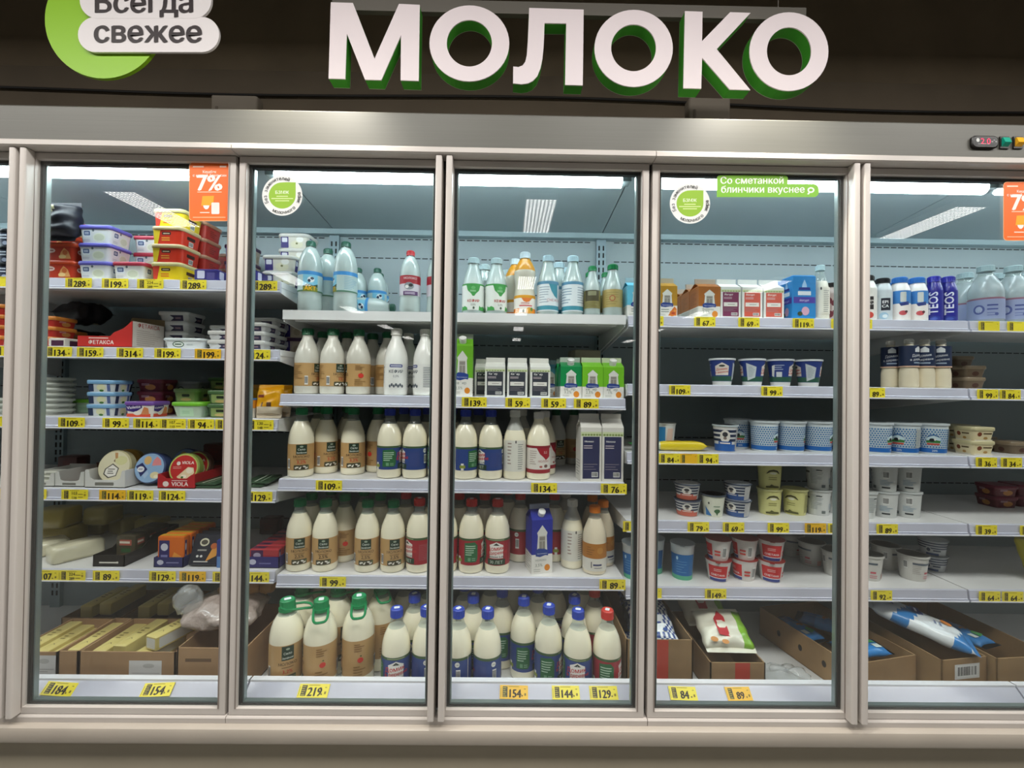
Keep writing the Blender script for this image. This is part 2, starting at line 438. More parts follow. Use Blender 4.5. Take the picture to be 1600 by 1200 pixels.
# glass doors
GLASS = clear_mat('door_glass', (.97, .985, .98), .0, ior=1.52)
gaps = {k: -.1996+.625*k for k in range(-5, 6)}
gaps.update({-2: -1.449, -1: -.821, 0: -.1985, 1: .4255, 2: 1.051})
ZB, ZT = .400, 2.066
HT = at(690, 242, -.027).z
for k in range(-5, 5):
    x0, x1 = gaps[k]+.0055, gaps[k+1]-.0055
    part('gap_shade_strip', lambda b: b.box(gaps[k]-.012, gaps[k]+.012, .034, .05, ZB, ZT, C('#3a2f2a', .6)))  # dark strip added behind the door gap to stand for its shade
    left_handle = (k % 2 == 0)              # doors open away from each other in pairs
    d = link('door', None, cab, (0, 0, 0))
    ft, fs = .018, .021                     # rail heights, stile widths
    def fr(b):
        b.box(x0, x0+fs, 0, .032, ZB, ZT, FRAME); b.box(x1-fs, x1, 0, .032, ZB, ZT, FRAME)
        b.box(x0+fs, x1-fs, 0, .032, ZB, ZB+ft, FRAME); b.box(x0+fs, x1-fs, 0, .032, ZT-ft, ZT, FRAME)
        for q in (x0+fs-.003, x1-fs): b.box(q, q+.003, -.002, .0, ZB+ft, ZT-ft, FRAME_D)
    part('door_frame', fr, d)
    def gk(b):
        a, c, e, f = x0+fs, x1-fs, ZB+ft, ZT-ft; t = .009
        b.box(a, a+t, .014, .030, e, f, GASKET); b.box(c-t, c, .014, .030, e, f, GASKET)
        b.box(a+t, c-t, .014, .030, e, e+.004, GASKET); b.box(a+t, c-t, .020, .034, e+.004, e+.009, C('#8b9a9a', .3, .5)); b.box(a+t, c-t, .014, .030, f-t, f, GASKET)
        b.box(a+t, a+t+.004, .020, .034, e+t, f-t, C('#8b9a9a', .3, .5)); b.box(c-t-.004, c-t, .020, .034, e+t, f-t, C('#8b9a9a', .3, .5))
    part('gasket', gk, d)
    part('glass_pane', lambda b: b.box(x0+fs-.002, x1-fs+.002, .0095, .0135, ZB+ft-.002, ZT-ft+.002, GLASS), d)
    hx = x0+.001 if left_handle else x1-.019
    def hd(b):
        ring = lambda z: rrect(.0095, .014, .004, z, 3, hx+.0095, -.013)
        b.loft([ring(.4035), ring(HT)], C('#c7c0b9', .38, .0))
    part('handle', hd, d, 40)

# control panel of the cabinet on the fascia
def ctl(b):
    a = at(1516, 213, -.024); c = at(1557, 233, -.024); mx, mz, hw, hh = (a.x+c.x)/2, (a.z+c.z)/2, abs(c.x-a.x)/2, abs(a.z-c.z)/2
    b.loft([[(mx+p[0], -.022-dy, mz+p[1]) for p in rrect(hw-e, hh-e, .012, 0)] for dy, e in ((0, 0), (.006, 0), (.008, .003))], C('#15120f', .35))
    s = Sheet(b, lambda u, v, l: (mx+u, -.0302-l*.0003, mz+v))
    s.pill(-hw*.82, -hh*.62, hw*.82, hh*.62, .006, '#0a0808')
    s.text(0, -.008, .026, '2.0', lamp_mat('display_red', (1, .05, .12), 1.6), .0)
    for i in range(3): s.ell(hw*(.5+.14*i), hh*.25*(i % 2), .003, .002, '#8a8a88')
    s.rect(-hw*.6, -hh*.45, hw*.3, -hh*.38, '#9a9a98'); s.ell(-hw*.6, hh*.2, .005, .006, '#c8c8c4')
part('controller', ctl)
for px, colr in ((1569, '#0f9f85'), (1590, '#f0b020')):
    def sw(b):
        p = at(px, 223, -.024)
        b.box(p.x-.014, p.x+.014, -.026, -.02, p.z-.018, p.z+.018, C('#1b1916', .5))
        b.prism([(-.026, p.z-.013), (-.036, p.z-.004), (-.030, p.z+.013), (-.026, p.z+.013)], p.x-.010, p.x+.010, C(colr, .3), fn=lambda y, z, x: (x, y, z))
    part('rocker_switch', sw)

# ------------------------------------------------------------------ hanging signs
SY = .25; SD = .044
GREEN = C('#3f9a2a', .5); FACE = C('#efe3e6', .45)
def O(cx, cy, rx, ry, n=48): return [(cx+rx*math.cos(2*math.pi*i/n), cy+ry*math.sin(2*math.pi*i/n)) for i in range(n)]
q2 = lambda L: [(400+x/4, y/4) for x, y in L]
q3 = lambda L: [(800+x/4, y/4) for x, y in L]
LET = [
    ('letter_m', [q2([(470, 20), (608, 24), (743, 372), (895, 30), (1025, 36), (1018, 510), (905, 506), (908, 225), (785, 505), (683, 502), (570, 215), (560, 498), (456, 495)])]),
    ('letter_o', [O(733.5, 69.1, 62.2, 59.2), O(733.5, 68.9, 35.2, 36.3)]),
    ('letter_l', [q3([(107, 55), (447, 66), (441, 538), (331, 535), (338, 152), (203, 150), (200, 240), (196, 310), (190, 370), (178, 430), (158, 480), (130, 510), (100, 525), (60, 531), (6, 525), (8, 420), (40, 424), (66, 414), (83, 390), (92, 350), (98, 270), (103, 160)])]),
    ('letter_o', [O(989.6, 76.8, 61.1, 60.0), O(989.5, 76, 35, 36.5)]),
    ('letter_k', [q3([(1078, 75), (1188, 79), (1185, 262), (1360, 82), (1488, 86), (1276, 312), (1486, 567), (1357, 563), (1185, 365), (1180, 558), (1068, 555)])]),
    ('letter_o', [O(1231.7, 81.8, 61.5, 61.2), O(1231.9, 81.4, 34.6, 37.4)])]
WORDS = ['first letter, an M', 'round O after the M', 'letter like a bent L, third in the word', 'round O between the third letter and the K', 'letter K, next to last', 'last round O, after the K']
for (nm, loops), wd in zip(LET, WORDS):
    pts = [[at(x, y, SY) for x, y in L] for L in loops]
    base = Vector((sum(p.x for p in pts[0])/len(pts[0]), SY, min(p.z for p in pts[0])))
    o = link('sign_letter', None, None, base)
    tag(o, f'white sign letter with deep green sides, {wd}', 'sign', 'letters of the hanging sign above the cabinet')
    def ring_or_cap(b, y, m, flip):
        if len(pts) == 1:
            n = len(pts[0]); vs = [(p.x-base.x, y, p.z-base.z) for p in pts[0]]
            b.add(vs, [tuple(range(n)) if flip else tuple(reversed(range(n)))], m)
        else:
            n = len(pts[0]); vs = [(p.x-base.x, y, p.z-base.z) for L in pts for p in L]
            b.add(vs, [(i, n+i, n+(i+1) % n, (i+1) % n) if flip else (i, (i+1) % n, n+(i+1) % n, n+i) for i in range(n)], m)
    def walls(b, y0, y1, m, grow=0):
        for L in pts:
            n = len(L); vs = [(p.x-base.x, y, p.z-base.z) for y in (y0, y1) for p in L]
            b.add(vs, [(i, (i+1) % n, n+(i+1) % n, n+i) for i in range(n)], m)
    def face(b): ring_or_cap(b, -.004, FACE, False); walls(b, -.004, .0, FACE); ring_or_cap(b, 0, FACE, True)
    part('face', face, o)
    def side(b): walls(b, .0, SD, GREEN)
    part('side', side, o)
    def bk(b): ring_or_cap(b, SD, C('#8fb07a', .5), False); walls(b, SD, SD+.002, C('#a9b89a', .5)); ring_or_cap(b, SD+.002, C('#8fb07a', .5), True)
    part('back_plate', bk, o)
a, c = at(520, 4, SY+SD+.01), at(1258, 22, SY+SD+.01)
b = MB(); b.box(0, c.x-a.x, 0, .02, -.035, .012, C('#6a655d', .5))
ml = b.build('sign_rail', None, None, (a.x, SY+SD+.004, (a.z+c.z)/2+.005))
tag(ml, 'grey hanging rail that carries the white sign letters', 'sign rail')
b = MB()
for x in (.1, c.x-a.x-.1): b.tube([(x, .01, 0), (x, .01, HZ-ml.location.z)], .0015, C('#b0a8a0', .4, .8), 6)
b.build('wire', ml)

def pxsheet(b, Y, o=Vector((0, 0, 0))):
    def g(u, v, l):
        p = at(u, v, Y); return (p.x-o.x, -l*EPS*.5, p.z-o.z)
    return Sheet(b, g, None, True)
# round promo sign with two white speech plates
SY2 = .22
base = at(190, 122, SY2)
o = link('promo_sign', None, None, base)
tag(o, 'round lime green hanging sign with white lettered plates', 'sign')
def plate(b, pts, t, m, front=0):
    P = [at(x, y, SY2) for x, y in pts]; L = [(p.x-base.x, p.z-base.z) for p in P]
    b.prism(L, front, front+t, m)
LIME = C('#8fc412', .4)
part('disc', lambda b: plate(b, O(162, 30, 92, 92.5, 64), .012, LIME), o)
def pill_px(x0, y0, x1, y1, r):
    return [(x, y) for x, y, _ in rrect((x1-x0)/2, (y1-y0)/2, r, 0, 8, (x0+x1)/2, (y0+y1)/2)]
part('lettered_plate', lambda b: plate(b, pill_px(127, 31, 346, 85.5, 27), .008, C('#ece6e6', .45), -.012), o)
part('lettered_plate', lambda b: plate(b, pill_px(130, -27, 334, 33.5, 28), .008, C('#ece6e6', .45), -.0125), o)
def ltr(b):
    s = pxsheet(b, SY2, base); f0 = s.fn; s.fn = lambda u, v, l: (f0(u, v, l)[0], -.0135-l*EPS, f0(u, v, l)[2])
    s.text(230, 24.5, 1, 'Всегда', '#2b2022', .035, width=150); s.text(236, 70.5, 1, 'свежее', '#2b2022', .035, width=165)
part('lettering', ltr, o)
b = MB(); b.tube([(0, 0, 0), (0, 0, HZ-base.z-.2)], .0015, C('#b0a8a0', .4, .8), 6)
b.build('wire', o, None, (0, .006, .2))
# cable and pipe stubs against the soffit
b = MB(); pts = []
for i in range(60):
    t = i/59; x = -900+3400*t; y = 120+72*t+3.5*math.sin(t*21)+2.5*math.sin(t*9+1)
    p = at(x, y, .885); pts.append(p)
b.tube(pts, .006, C('#15120f', .7), 6)
tag(b.build('cable', None, 60), 'black cable sagging along the dark soffit above the cabinet', 'cable')
for (x0, y0, x1, y1), lb in (((1076, 154, 1141, 190), 'pale grey duct stub below the sign letter K'), ((330, 150, 402, 172), 'dim grey duct stub beside the round green sign')):
    a, c = at(x0, y0, .74), at(x1, y1, .74); w_, h_ = c.x-a.x, a.z-2.2; m = C('#7d7468', .7)
    b = MB(); b.loft([[(p[0], p[1], z) for p in rrect(w_/2, .03, .012, 0)] for z in (0, h_)], m); ob = b.build('duct_stub', None, 40, ((a.x+c.x)/2, .765, 2.2006))
    b = MB(); b.loft([[(p[0], p[1], z) for p in rrect(.006, .034, .002, 0)] for z in (0, h_*.9)], C('#655c50', .7)); b.build('seam', ob, 40, (-w_*.36, 0, 0))
    tag(ob, lb, 'duct')

# ------------------------------------------------------------------ stickers on the glass
GY = .0085
def sticker(name, label, px, py, fn):
    base = at(px, py, GY); o = None
    b = MB(); s = pxsheet(b, GY, base); fn(s); o = b.build(name, None, None, base); tag(o, label, 'sticker'); return o
def orange(x0):
    def g(s):
        r = lambda u: x0+u
        s.pill(r(0), 250, r(64), 342, 6, '#f7b27a'); s.pill(r(.8), 250.8, r(63.2), 341.2, 5.5, '#f26a0c')
        s.rect(r(6), 256, r(23), 258, '#f9d9c2', True); s.rect(r(48), 255.5, r(58), 258, '#f9d9c2')
        s.text(r(32), 267, 1, 'Кешбэк', '#fbe6d8', .02, width=21); s.text(r(32), 272.5, 1, 'с картой Апельсин', '#fbe6d8', .02, width=52)
        s.text(r(32), 294, 1, '7%', '#fff3e8', .045, width=38)
        s.rect(r(13), 296, r(51), 297.3, '#f9c9a6')
        s.poly([(r(21), 303), (r(39), 302.5), (r(38), 314), (r(33), 318), (r(19), 318)], '#f0a800')
        s.poly([(r(22), 317.5), (r(32), 317.5), (r(31), 321), (r(28.5), 323.5), (r(25.5), 323.5), (r(23), 321)], '#f5efe8')
        s.pill(r(35), 313, r(47.5), 331, 1.5, '#e9e4df')
        s.rect(r(17), 328, r(32), 329.5, '#fbe0cc', True); s.rect(r(6), 335.5, r(57), 336.8, '#f9b98c')
    return g
sticker('promo_sticker', 'orange 7% cashback sticker on the glass above the red and yellow tubs', 329, 342, lambda s: (setattr(s, 'fn', (lambda f: lambda u, v, l: f(u, v+3.5, l))(s.fn)), orange(295.5)(s)))
sticker('promo_sticker', 'orange 7% cashback sticker on the glass above the ghostly hazed bottles', 1600, 377, lambda s: (setattr(s, 'fn', (lambda f: lambda u, v, l: f(u, v+34, l))(s.fn)), orange(1567.5)(s)))
def badge(cx, cy):
    def g(s):
        s.ell(cx, cy, 31.5, 31.5, '#e9e9e6', 40)
        pts = [(cx+21*math.cos(a), cy+20.5*math.sin(a)) for a in [math.radians(t) for t in range(0, 271, 10)]]
        s.poly(pts+[(cx+8, cy-20.8), (cx+21, cy-20.5)], '#93bf28')
        s.text(cx, cy-2.5, 1, 'БЗМЖ', '#eef6d8', .02, width=21)
        for i, wd in enumerate((18, 34, 22)): s.rect(cx-wd/2, cy+.5+3.5*i, cx+wd/2, cy+2+3.5*i, '#d9eaa0', True)
        for txt, a0, a1, inn in (('Без заменителей', 152, 297, True), ('молочного', 122, 42, False), ('жира', 24, -11, False)):
            n = len(txt)
            for i, ch in enumerate(txt):
                if ch == ' ': continue
                a = math.radians(a0+(a1-a0)*(i+.5)/n); R = 24 if inn else 29
                s.text(cx+R*math.cos(a), cy+R*math.sin(a), 7.5, ch, '#2b2d2a', .02, rot=(-(a+math.pi/2) if inn else -(a-math.pi/2))); s.l -= .25
    return g
sticker('round_badge', 'round white and green badge on the glass above white-lidded tubs', 441, 336, badge(441, 305.5))
sticker('round_badge', 'round white and green badge on the glass beside the green banner', 1078, 348, badge(1078, 318))
def banner(s):
    s.pill(1120, 274, 1231, 291, 5, '#7fbf2a'); s.pill(1120, 287.5, 1279.5, 308, 8, '#7fbf2a')
    s.rect(1120, 296, 1140, 308, '#7fbf2a', True); s.rect(1120, 280, 1150, 296, '#7fbf2a')
    s.text(1175, 287, 1, 'Со сметанкой', '#f4f8ea', .03, width=98); s.text(1192, 301, 1, 'блинчики вкуснее', '#f4f8ea', .03, width=130)
    s.ell(1267, 297, 5.5, 4.5, '#f4f8ea'); s.ell(1267, 297, 3, 2.3, '#7fbf2a'); s.poly([(1261, 303.5), (1264, 299), (1266, 301), (1263.5, 304)], '#f4f8ea')
sticker('shelf_banner', 'green rounded banner with white lettering about sour cream on the glass', 1200, 308, banner)

# ------------------------------------------------------------------ products: kinds
class Kind:
    """one kind of goods: its part meshes, then placed as many times as the photograph shows"""
    def __init__(s, name, cat, desc, parts, h, group=None):
        s.name, s.cat, s.desc, s.parts, s.h = name, cat, desc, parts, h; s.group = group or desc
def put(kind, x, y, z, rz=0., where='', label=None, tilt=None):
    single = len(kind.parts) == 1
    if single: o = link(kind.name, kind.parts[0][1])
    else:
        o = link(kind.name, None)
        own = []
        for nm, me, par in kind.parts: own.append(link(nm, me, o if par is None else own[par]))
    o.location = (x, y, z); o.rotation_euler = (tilt[0] if tilt else 0, tilt[1] if tilt else 0, math.radians(rz))
    if tilt:                                 # a leaning thing rests on its lowest point
        R = o.rotation_euler.to_matrix()
        o.location.z = z-min((R @ q.co).z for nm, me, par in kind.parts for q in me.vertices)+.0004
    tag(o, label or f'{kind.desc}, {where}', kind.cat, f'{kind.group}, {where}')
    return o
CLEAR = clear_mat('clear_pet', (.86, .9, .88), .05, .16, (.75, .8, .78), 1.4)
MILK = C('#faf3da', .22, coat=.5); MILKY = C('#b4c2bf', .22, coat=.5); OPAQ = C('#f4f3ee', .3, coat=.3)
PROF = {'milk': [(.86, 0), (.97, .012), (1, .05), (1, .50), (.985, .55), (.90, .63), (.74, .71), (.56, .785), (.44, .83), (.41, .86), (.41, .90)],
        'round': [(.82, 0), (.95, .012), (1, .06), (1, .42), (1.0, .48), (.99, .54), (.94, .61), (.83, .68), (.66, .745), (.48, .80), (.40, .84), (.38, .90)],
        'slim': [(.86, 0), (.97, .012), (1, .05), (1, .48), (.95, .56), (.83, .66), (.66, .76), (.52, .84), (.46, .88), (.46, .92)],
        'pet': [(.80, 0), (.95, .015), (1, .06), (1, .20), (.97, .235), (1, .27), (1, .54), (1, .60), (.97, .67), (.87, .76), (.64, .85), (.42, .90), (.35, .925), (.34, .935)],
        'big': [(.86, 0), (.97, .012), (1, .05), (1, .56), (.985, .62), (.92, .69), (.78, .765), (.56, .83), (.40, .87), (.37, .91)],
        'pot': [(.90, 0), (.98, .015), (1, .05), (1, .62), (.97, .70), (.86, .77), (.74, .82), (.70, .86)],
        'hour': [(.86, 0), (.97, .012), (1, .05), (1, .30), (.90, .40), (.88, .48), (.97, .60), (1, .68), (.9, .76), (.66, .84), (.46, .89), (.44, .92)]}
def interp(prof, t):
    for (r0, z0), (r1, z1) in zip(prof, prof[1:]):
        if z0 <= t <= z1: return r0+(r1-r0)*(t-z0)/max(1e-9, z1-z0)
    return prof[-1][0]
def bottle(desc, R, h, shape, fill, body, cap, lab, design, neck=None, cat='bottle', name='milk_bottle', capr=None, caph=.10, handle=False, capmark=False, seg=28):
    p = PROF[shape]; parts = []
    lo = [(r*R, z*h) for r, z in p if z < fill]+[(interp(p, fill)*R, fill*h)]
    b = MB(); b.lathe(lo, body, seg); parts.append(('bottle_body', b.mesh('bottle_body', 50), None))
    b = MB(); b.lathe([(interp(p, fill)*R, fill*h)]+[(r*R, z*h) for r, z in p if z > fill], neck or CLEAR, seg, close=False); parts.append(('neck', b.mesh('neck', 50), None))
    t = p[-1][1]; cr = (capr or p[-1][0]+.05)*R
    b = MB(); z0 = (t-.015)*h; z1 = z0+caph*h
    cm = C(cap, .35)
    b.lathe([(cr*1.04, z0), (cr*1.04, z0+.12*(z1-z0)), (cr, z0+.16*(z1-z0)), (cr, z1-.003), (cr-.003, z1)], cm, seg)
    for k in range(18):
        a = 2*math.pi*k/18; x, y = cr*math.cos(a), cr*math.sin(a); d = .0008
        b.box(x-d, x+d, y-d, y+d, z0+.2*(z1-z0), z1-.005, cm)
    if capmark:
        s = Sheet(b, ftop(z1)); s.pill(-cr*.45, -cr*.35, cr*.45, cr*.35, .003, '#e8ecf2')
    parts.append(('cap', b.mesh('cap', 40), None))
    if handle:                               # loop handle round the neck
        b = MB(); zz = z0-.004; L = R*1.25; pts = []
        for k in range(25):
            a = 2*math.pi*k/24; ca, sa = math.cos(a), math.sin(a)
            pts.append((L*.42+L*.72*(abs(ca)**.5)*(1 if ca > 0 else -1), R*.42*(abs(sa)**.5)*(1 if sa > 0 else -1), zz+.012*abs(ca)-.022*max(0, ca)))
        b.tube(pts, .0042, cm, 6); b.lathe([(cr*1.15, zz-.004), (cr*1.15, zz+.006)], cm, 20)
        parts.append(('handle', b.mesh('handle', 50), 2))
    if lab:
        b = MB(); s = Sheet(b, fcyl(R+.0004), R*.10)
        s.rect(-math.pi*R, lab[0]*h, math.pi*R, lab[1]*h, C(design[0], .4)); design[1](s, R, lab[0]*h, lab[1]*h); parts.append(('label', b.mesh('label', 60), None))
    return Kind(name, cat, desc, parts, h)

# label designs: (ground colour, function). u = metres round the bottle from its front, v = height
def d_kraft(pct, pc):
    def g(s, R, a, b):
        H = b-a
        s.rect(-.0185, b-.40*H, .0185, b-.02*H, '#24392a'); s.ell(0, b-.10*H, .006, .0035, '#9fae9a')
        s.text(0, b-.245*H, .0105, 'Село', '#dfe6da', .01); s.text(0, b-.36*H, .0085, 'Зелёное', '#dfe6da', .02)
        s.text(0, b-.53*H, .0125, 'МОЛОКО', '#4a3524', .01); s.rect(-.018, b-.60*H, .018, b-.575*H, '#8d6b45')
        s.text(0, b-.745*H, .0165, pct, pc, .012)
        rn = random.Random(3); s.pill(-.026, a+.01*H, .026, a+.20*H, .004, '#4f4d38')
        for i in range(14): s.ell(-.022+.0034*i, a+(.05+.10*rn.random())*H, .0035, .0028, rn.choice(('#e8e4da', '#3a3022', '#6f7a4a', '#efeae0')), 8)
        x = R*1.75                           # turned side: print, red apple badge, bar code
        s.lines(x-.02, b-.30*H, x+.012, b-.06*H, 4, '#8c6438'); s.ell(x, b-.52*H, .0095, .0088, '#d8392c', 14); s.rect(x-.001, b-.42*H, x+.004, b-.39*H, '#4c6a30')
        s.lines(x-.022, a+.04*H, x+.016, b-.66*H, 4, '#94703f')
        x = -R*1.75; s.lines(x-.018, a+.3*H, x+.018, b-.08*H, 9, '#96703f'); s.bars(x+.026, a+.06*H, x+.037, a+.44*H)
        s.bars(R*2.75, a+.1*H, R*2.75+.016, a+.42*H)
    return ('#c49d68', g)
def d_home(base, panel):
    def g(s, R, a, b):
        H = b-a; s.rect(-math.pi*R, b-.085*H, math.pi*R, b, '#45603a'); s.lines(-.03, b-.07*H, .03, b-.02*H, 1, '#b9c29a')
        s.poly([(-.026, a+.27*H), (.026, a+.27*H), (.026, b-.24*H), (0, b-.12*H), (-.026, b-.24*H)], '#f0ece6')
        s.poly([(-.012, b-.25*H), (.012, b-.25*H), (.006, b-.20*H), (0, b-.155*H), (-.006, b-.20*H)], '#3a3f38')
        s.text(-.003, b-.44*H, .021, 'Домик', '#c8342f', .02, rot=.10); s.text(.002, b-.58*H, .0165, 'в деревне', '#c8342f', .02, rot=.10)
        s.text(0, a+.295*H, .0095, 'молоко 3,2%', '#2b2b2b', .02)
        s.rect(-.034, a+.03*H, .034, a+.24*H, '#26402c'); s.text(0, a+.075*H, .015, '30 ЛЕТ', '#cfd8c8', .0)
        x = -R*1.45                          # green story panel
        s.poly([(x-.025, a+.12*H), (x+.017, a+.12*H), (x+.023, a+.24*H), (x+.023, b-.26*H), (x+.012, b-.13*H), (x-.025, b-.17*H)], '#2d6a3f')
        s.lines(x-.021, b-.64*H, x+.019, b-.24*H, 5, '#b9d4bd', .42, 4)
        s.pill(x-.012, a+.16*H, x-.002, a+.29*H, .001, '#6fa07a'); s.lines(x+.002, a+.16*H, x+.016, a+.29*H, 2, '#8fb89a')
        x = R*1.45; s.rect(x-.017, a+.16*H, x+.017, b-.24*H, panel); s.lines(x-.014, a+.2*H, x+.014, b-.28*H, 8, base)
        x = R*2.35; s.ell(x, b-.2*H, .008, .0085, '#ecebe6', 12); s.text(x, b-.225*H, .0065, '1,4л', '#3a3f38'); s.bars(x-.004, a+.25*H, x+.010, b-.36*H)
        s.rect(-R*2.5-.004, a, -R*2.5+.006, a+.3*H, '#e8e6e0'); s.rect(-R*2.7, a+.10*H, -R*2.25, a+.22*H, '#8f9a3a')
    return (base, g)
def d_cow(s, R, a, b):
    H = b-a; s.rect(-math.pi*R, b-.18*H, math.pi*R, b, '#3f8fd0'); s.rect(-math.pi*R, a, math.pi*R, a+.07*H, '#4f7f66')
    s.rect(-.026, a+.07*H, .026, b-.18*H, '#7fc4e0'); s.poly([(-.026, a), (.026, a), (.026, a+.2*H), (0, a+.26*H), (-.026, a+.22*H)], '#7f8a2a')
    s.ell(.002, b-.42*H, .012, .011, '#e9eef2', 12); s.ell(.006, b-.36*H, .006, .005, '#20304a', 10); s.ell(-.004, b-.48*H, .005, .006, '#20304a', 10)
    s.poly([(-.026, a+.26*H), (-.01, a+.36*H), (.01, a+.3*H), (.026, a+.38*H), (.026, a+.22*H), (-.026, a+.22*H)], '#2f4a30')
    s.text(0, a+.06*H, .02, 'АКТ', '#f2b41a', .03)
    s.lines(R*1.3, a+.12*H, R*1.3+.05, b-.24*H, 8, '#8fb4c6')
def d_redcow(s, R, a, b):
    H = b-a; s.rect(-math.pi*R, b-.42*H, math.pi*R, b, '#a82836'); s.text(0, b-.2*H, .011, 'МОЛОКО', '#e8d0d0')
    s.ell(-.004, a+.46*H, .018, .014, '#8a8f96', 14); s.ell(.002, a+.50*H, .008, .006, '#2b2b30', 10); s.ell(-.012, a+.42*H, .007, .006, '#e8e6e4', 10)
    s.rect(-.026, a, .03, a+.2*H, '#5a3a6a'); s.lines(-.02, a+.04*H, .022, a+.16*H, 2, '#e8e0ee', .4)
def d_kefir(s, R, a, b):
    H = b-a; G = '#3f9a48'
    s.rect(-math.pi*R, b-.06*H, math.pi*R, b, G)
    s.poly([(-.027, b-.06*H), (.027, b-.06*H), (.022, b-.26*H), (.010, b-.38*H), (.004, b-.47*H), (-.003, b-.47*H), (-.008, b-.38*H), (-.021, b-.26*H)], G)
    s.ell(0, b-.16*H, .008, .006, '#63b069', 12); s.lines(-.012, b-.32*H, .012, b-.24*H, 2, '#bfe0bf')
    s.text(.001, a+.30*H, .0135, 'КЕФИР', '#b8322c', .03); s.text(0, a+.17*H, .010, '2,5%', '#5a6a5a', .0); s.ell(.002, a+.08*H, .004, .005, '#4a5a4a', 8)
    for x in (-R*.9, R*.9, R*1.9, -R*1.9): s.poly([(x-.016, a), (x+.016, a), (x+.014, a+.10*H), (x+.004, a+.16*H), (x-.006, a+.12*H), (x-.014, a+.17*H)], G)
    s.lines(-R*2.4, a+.25*H, -R*1.5, b-.15*H, 8, '#a8b4a8')
def d_teal(s, R, a, b):
    H = b-a; T = '#3f8fa2'; s.rect(-math.pi*R, b-.10*H, math.pi*R, b, '#5b8fae'); s.rect(-math.pi*R, a+.04*H, math.pi*R, a+.18*H, T)
    s.poly([(.004, b-.10*H), (.042, b-.10*H), (.042, a+.42*H), (.026, a+.5*H), (.014, a+.66*H)], T); s.lines(-.034, a+.26*H, .006, b-.16*H, 7, '#9aa8b4')
    s.text(.026, a+.32*H, .013, 'СНЕЖОК', '#b04a52', .0); s.lines(-R*2.6, a+.25*H, -R*1.4, b-.2*H, 6, '#8aa0b0')
def d_peach(s, R, a, b):
    H = b-a; O_ = '#e8841a'; s.rect(-math.pi*R, a, math.pi*R, a+.26*H, O_); s.rect(-math.pi*R, b-.16*H, math.pi*R, b, '#d9991c')
    s.poly([(-.012, b-.16*H), (.03, b-.16*H), (.018, b-.36*H), (.006, b-.40*H), (-.004, b-.34*H)], '#e07a30')
    s.lines(-.014, a+.49*H, .022, a+.6*H, 2, '#b03a3a', .45); s.rect(-.02, a+.38*H, .03, a+.44*H, '#c83a44')
    s.poly([(-.022, a+.02*H), (.014, a+.02*H), (.026, a+.2*H), (.004, a+.3*H), (-.018, a+.28*H)], '#efe6da'); s.ell(.018, a+.13*H, .012, .013, '#e0a030', 12); s.ell(.028, a+.22*H, .006, .007, '#6a8a3a', 10); s.ell(-.004, a+.1*H, .004, .006, '#3a4a2a', 8)
def d_white(s, R, a, b):
    H = b-a; s.pill(-.024, b-.15*H, .024, b-.03*H, .004, '#5a5f92'); s.lines(-.019, b-.12*H, .019, b-.06*H, 1, '#e8e8f0', .5)
    s.text(0, b-.36*H, .0155, 'КЕФИР', '#4a4f5a', .02); s.text(0, b-.52*H, .011, '2,5%', '#4a4f5a', .0)
    for i in range(7): s.ell(-.022+.0075*i, a+(.14+.05*(i % 2))*H, .004, .006, '#5a6068', 8)
    s.lines(R*1.1, a+.1*H, R*2.2, b-.1*H, 12, '#7a7f88'); s.lines(-R*2.2, a+.1*H, -R*1.1, b-.1*H, 12, '#8a8f98')
def d_plainwhite(s, R, a, b):
    H = b-a; s.lines(-.028, a+.2*H, -.012, b-.05*H, 7, '#a58f86'); s.lines(.012, a+.05*H, .034, b-.1*H, 12, '#8a8f8c'); s.ell(.004, b-.05*H, .0025, .006, '#333333', 8)
def d_redwhite(s, R, a, b):
    H = b-a; s.rect(-math.pi*R, b-.09*H, math.pi*R, b, '#8e2430'); s.rect(-math.pi*R, a, math.pi*R, a+.14*H, '#9c2a34')
    s.poly([(-.006, b-.09*H), (.05, b-.09*H), (.05, b-.4*H), (.030, b-.52*H), (.018, b-.40*H), (.006, b-.30*H)], '#a82431'); s.text(.028, b-.28*H, .012, '3,2', '#ecd8d4', .0)
    s.text(.022, a+.40*H, .010, 'МОЛОКО', '#a84a4a', .0); s.lines(-.034, a+.3*H, -.006, b-.16*H, 7, '#b4a49c'); s.ell(.03, a+.26*H, .008, .006, '#7a5a56', 10); s.ell(.01, a+.24*H, .006, .004, '#b8625a', 10)
def d_amber(s, R, a, b):
    H = b-a; s.rect(-math.pi*R, a+.46*H, math.pi*R, b, '#b9782e'); s.lines(-.03, a+.56*H, .0, b-.1*H, 4, '#8d5a24'); s.ell(.022, a+.75*H, .012, .012, '#c68a3e', 12)
    s.lines(-.004, a+.18*H, .028, a+.28*H, 1, '#3a4270', .6); s.rect(-.012, a+.12*H, -.009, a+.34*H, '#222222'); s.lines(.0, a+.08*H, .03, a+.16*H, 1, '#8a8a92')
def d_olive(s, R, a, b):
    H = b-a; s.lines(-.024, a+.12*H, .024, b-.12*H, 6, '#9a8a50'); s.ell(0, a+.5*H, .011, .011, '#a8503a', 14); s.ell(0, a+.5*H, .008, .008, '#b9a468', 12)
def d_olive_dark(s, R, a, b):
    H = b-a; s.rect(-.028, b-.6*H, .028, b, '#4a452c'); s.pill(-.016, b-.3*H, .016, b-.06*H, .003, '#8a8a6a'); s.lines(-.022, a+.08*H, .022, a+.34*H, 3, '#6a6238')
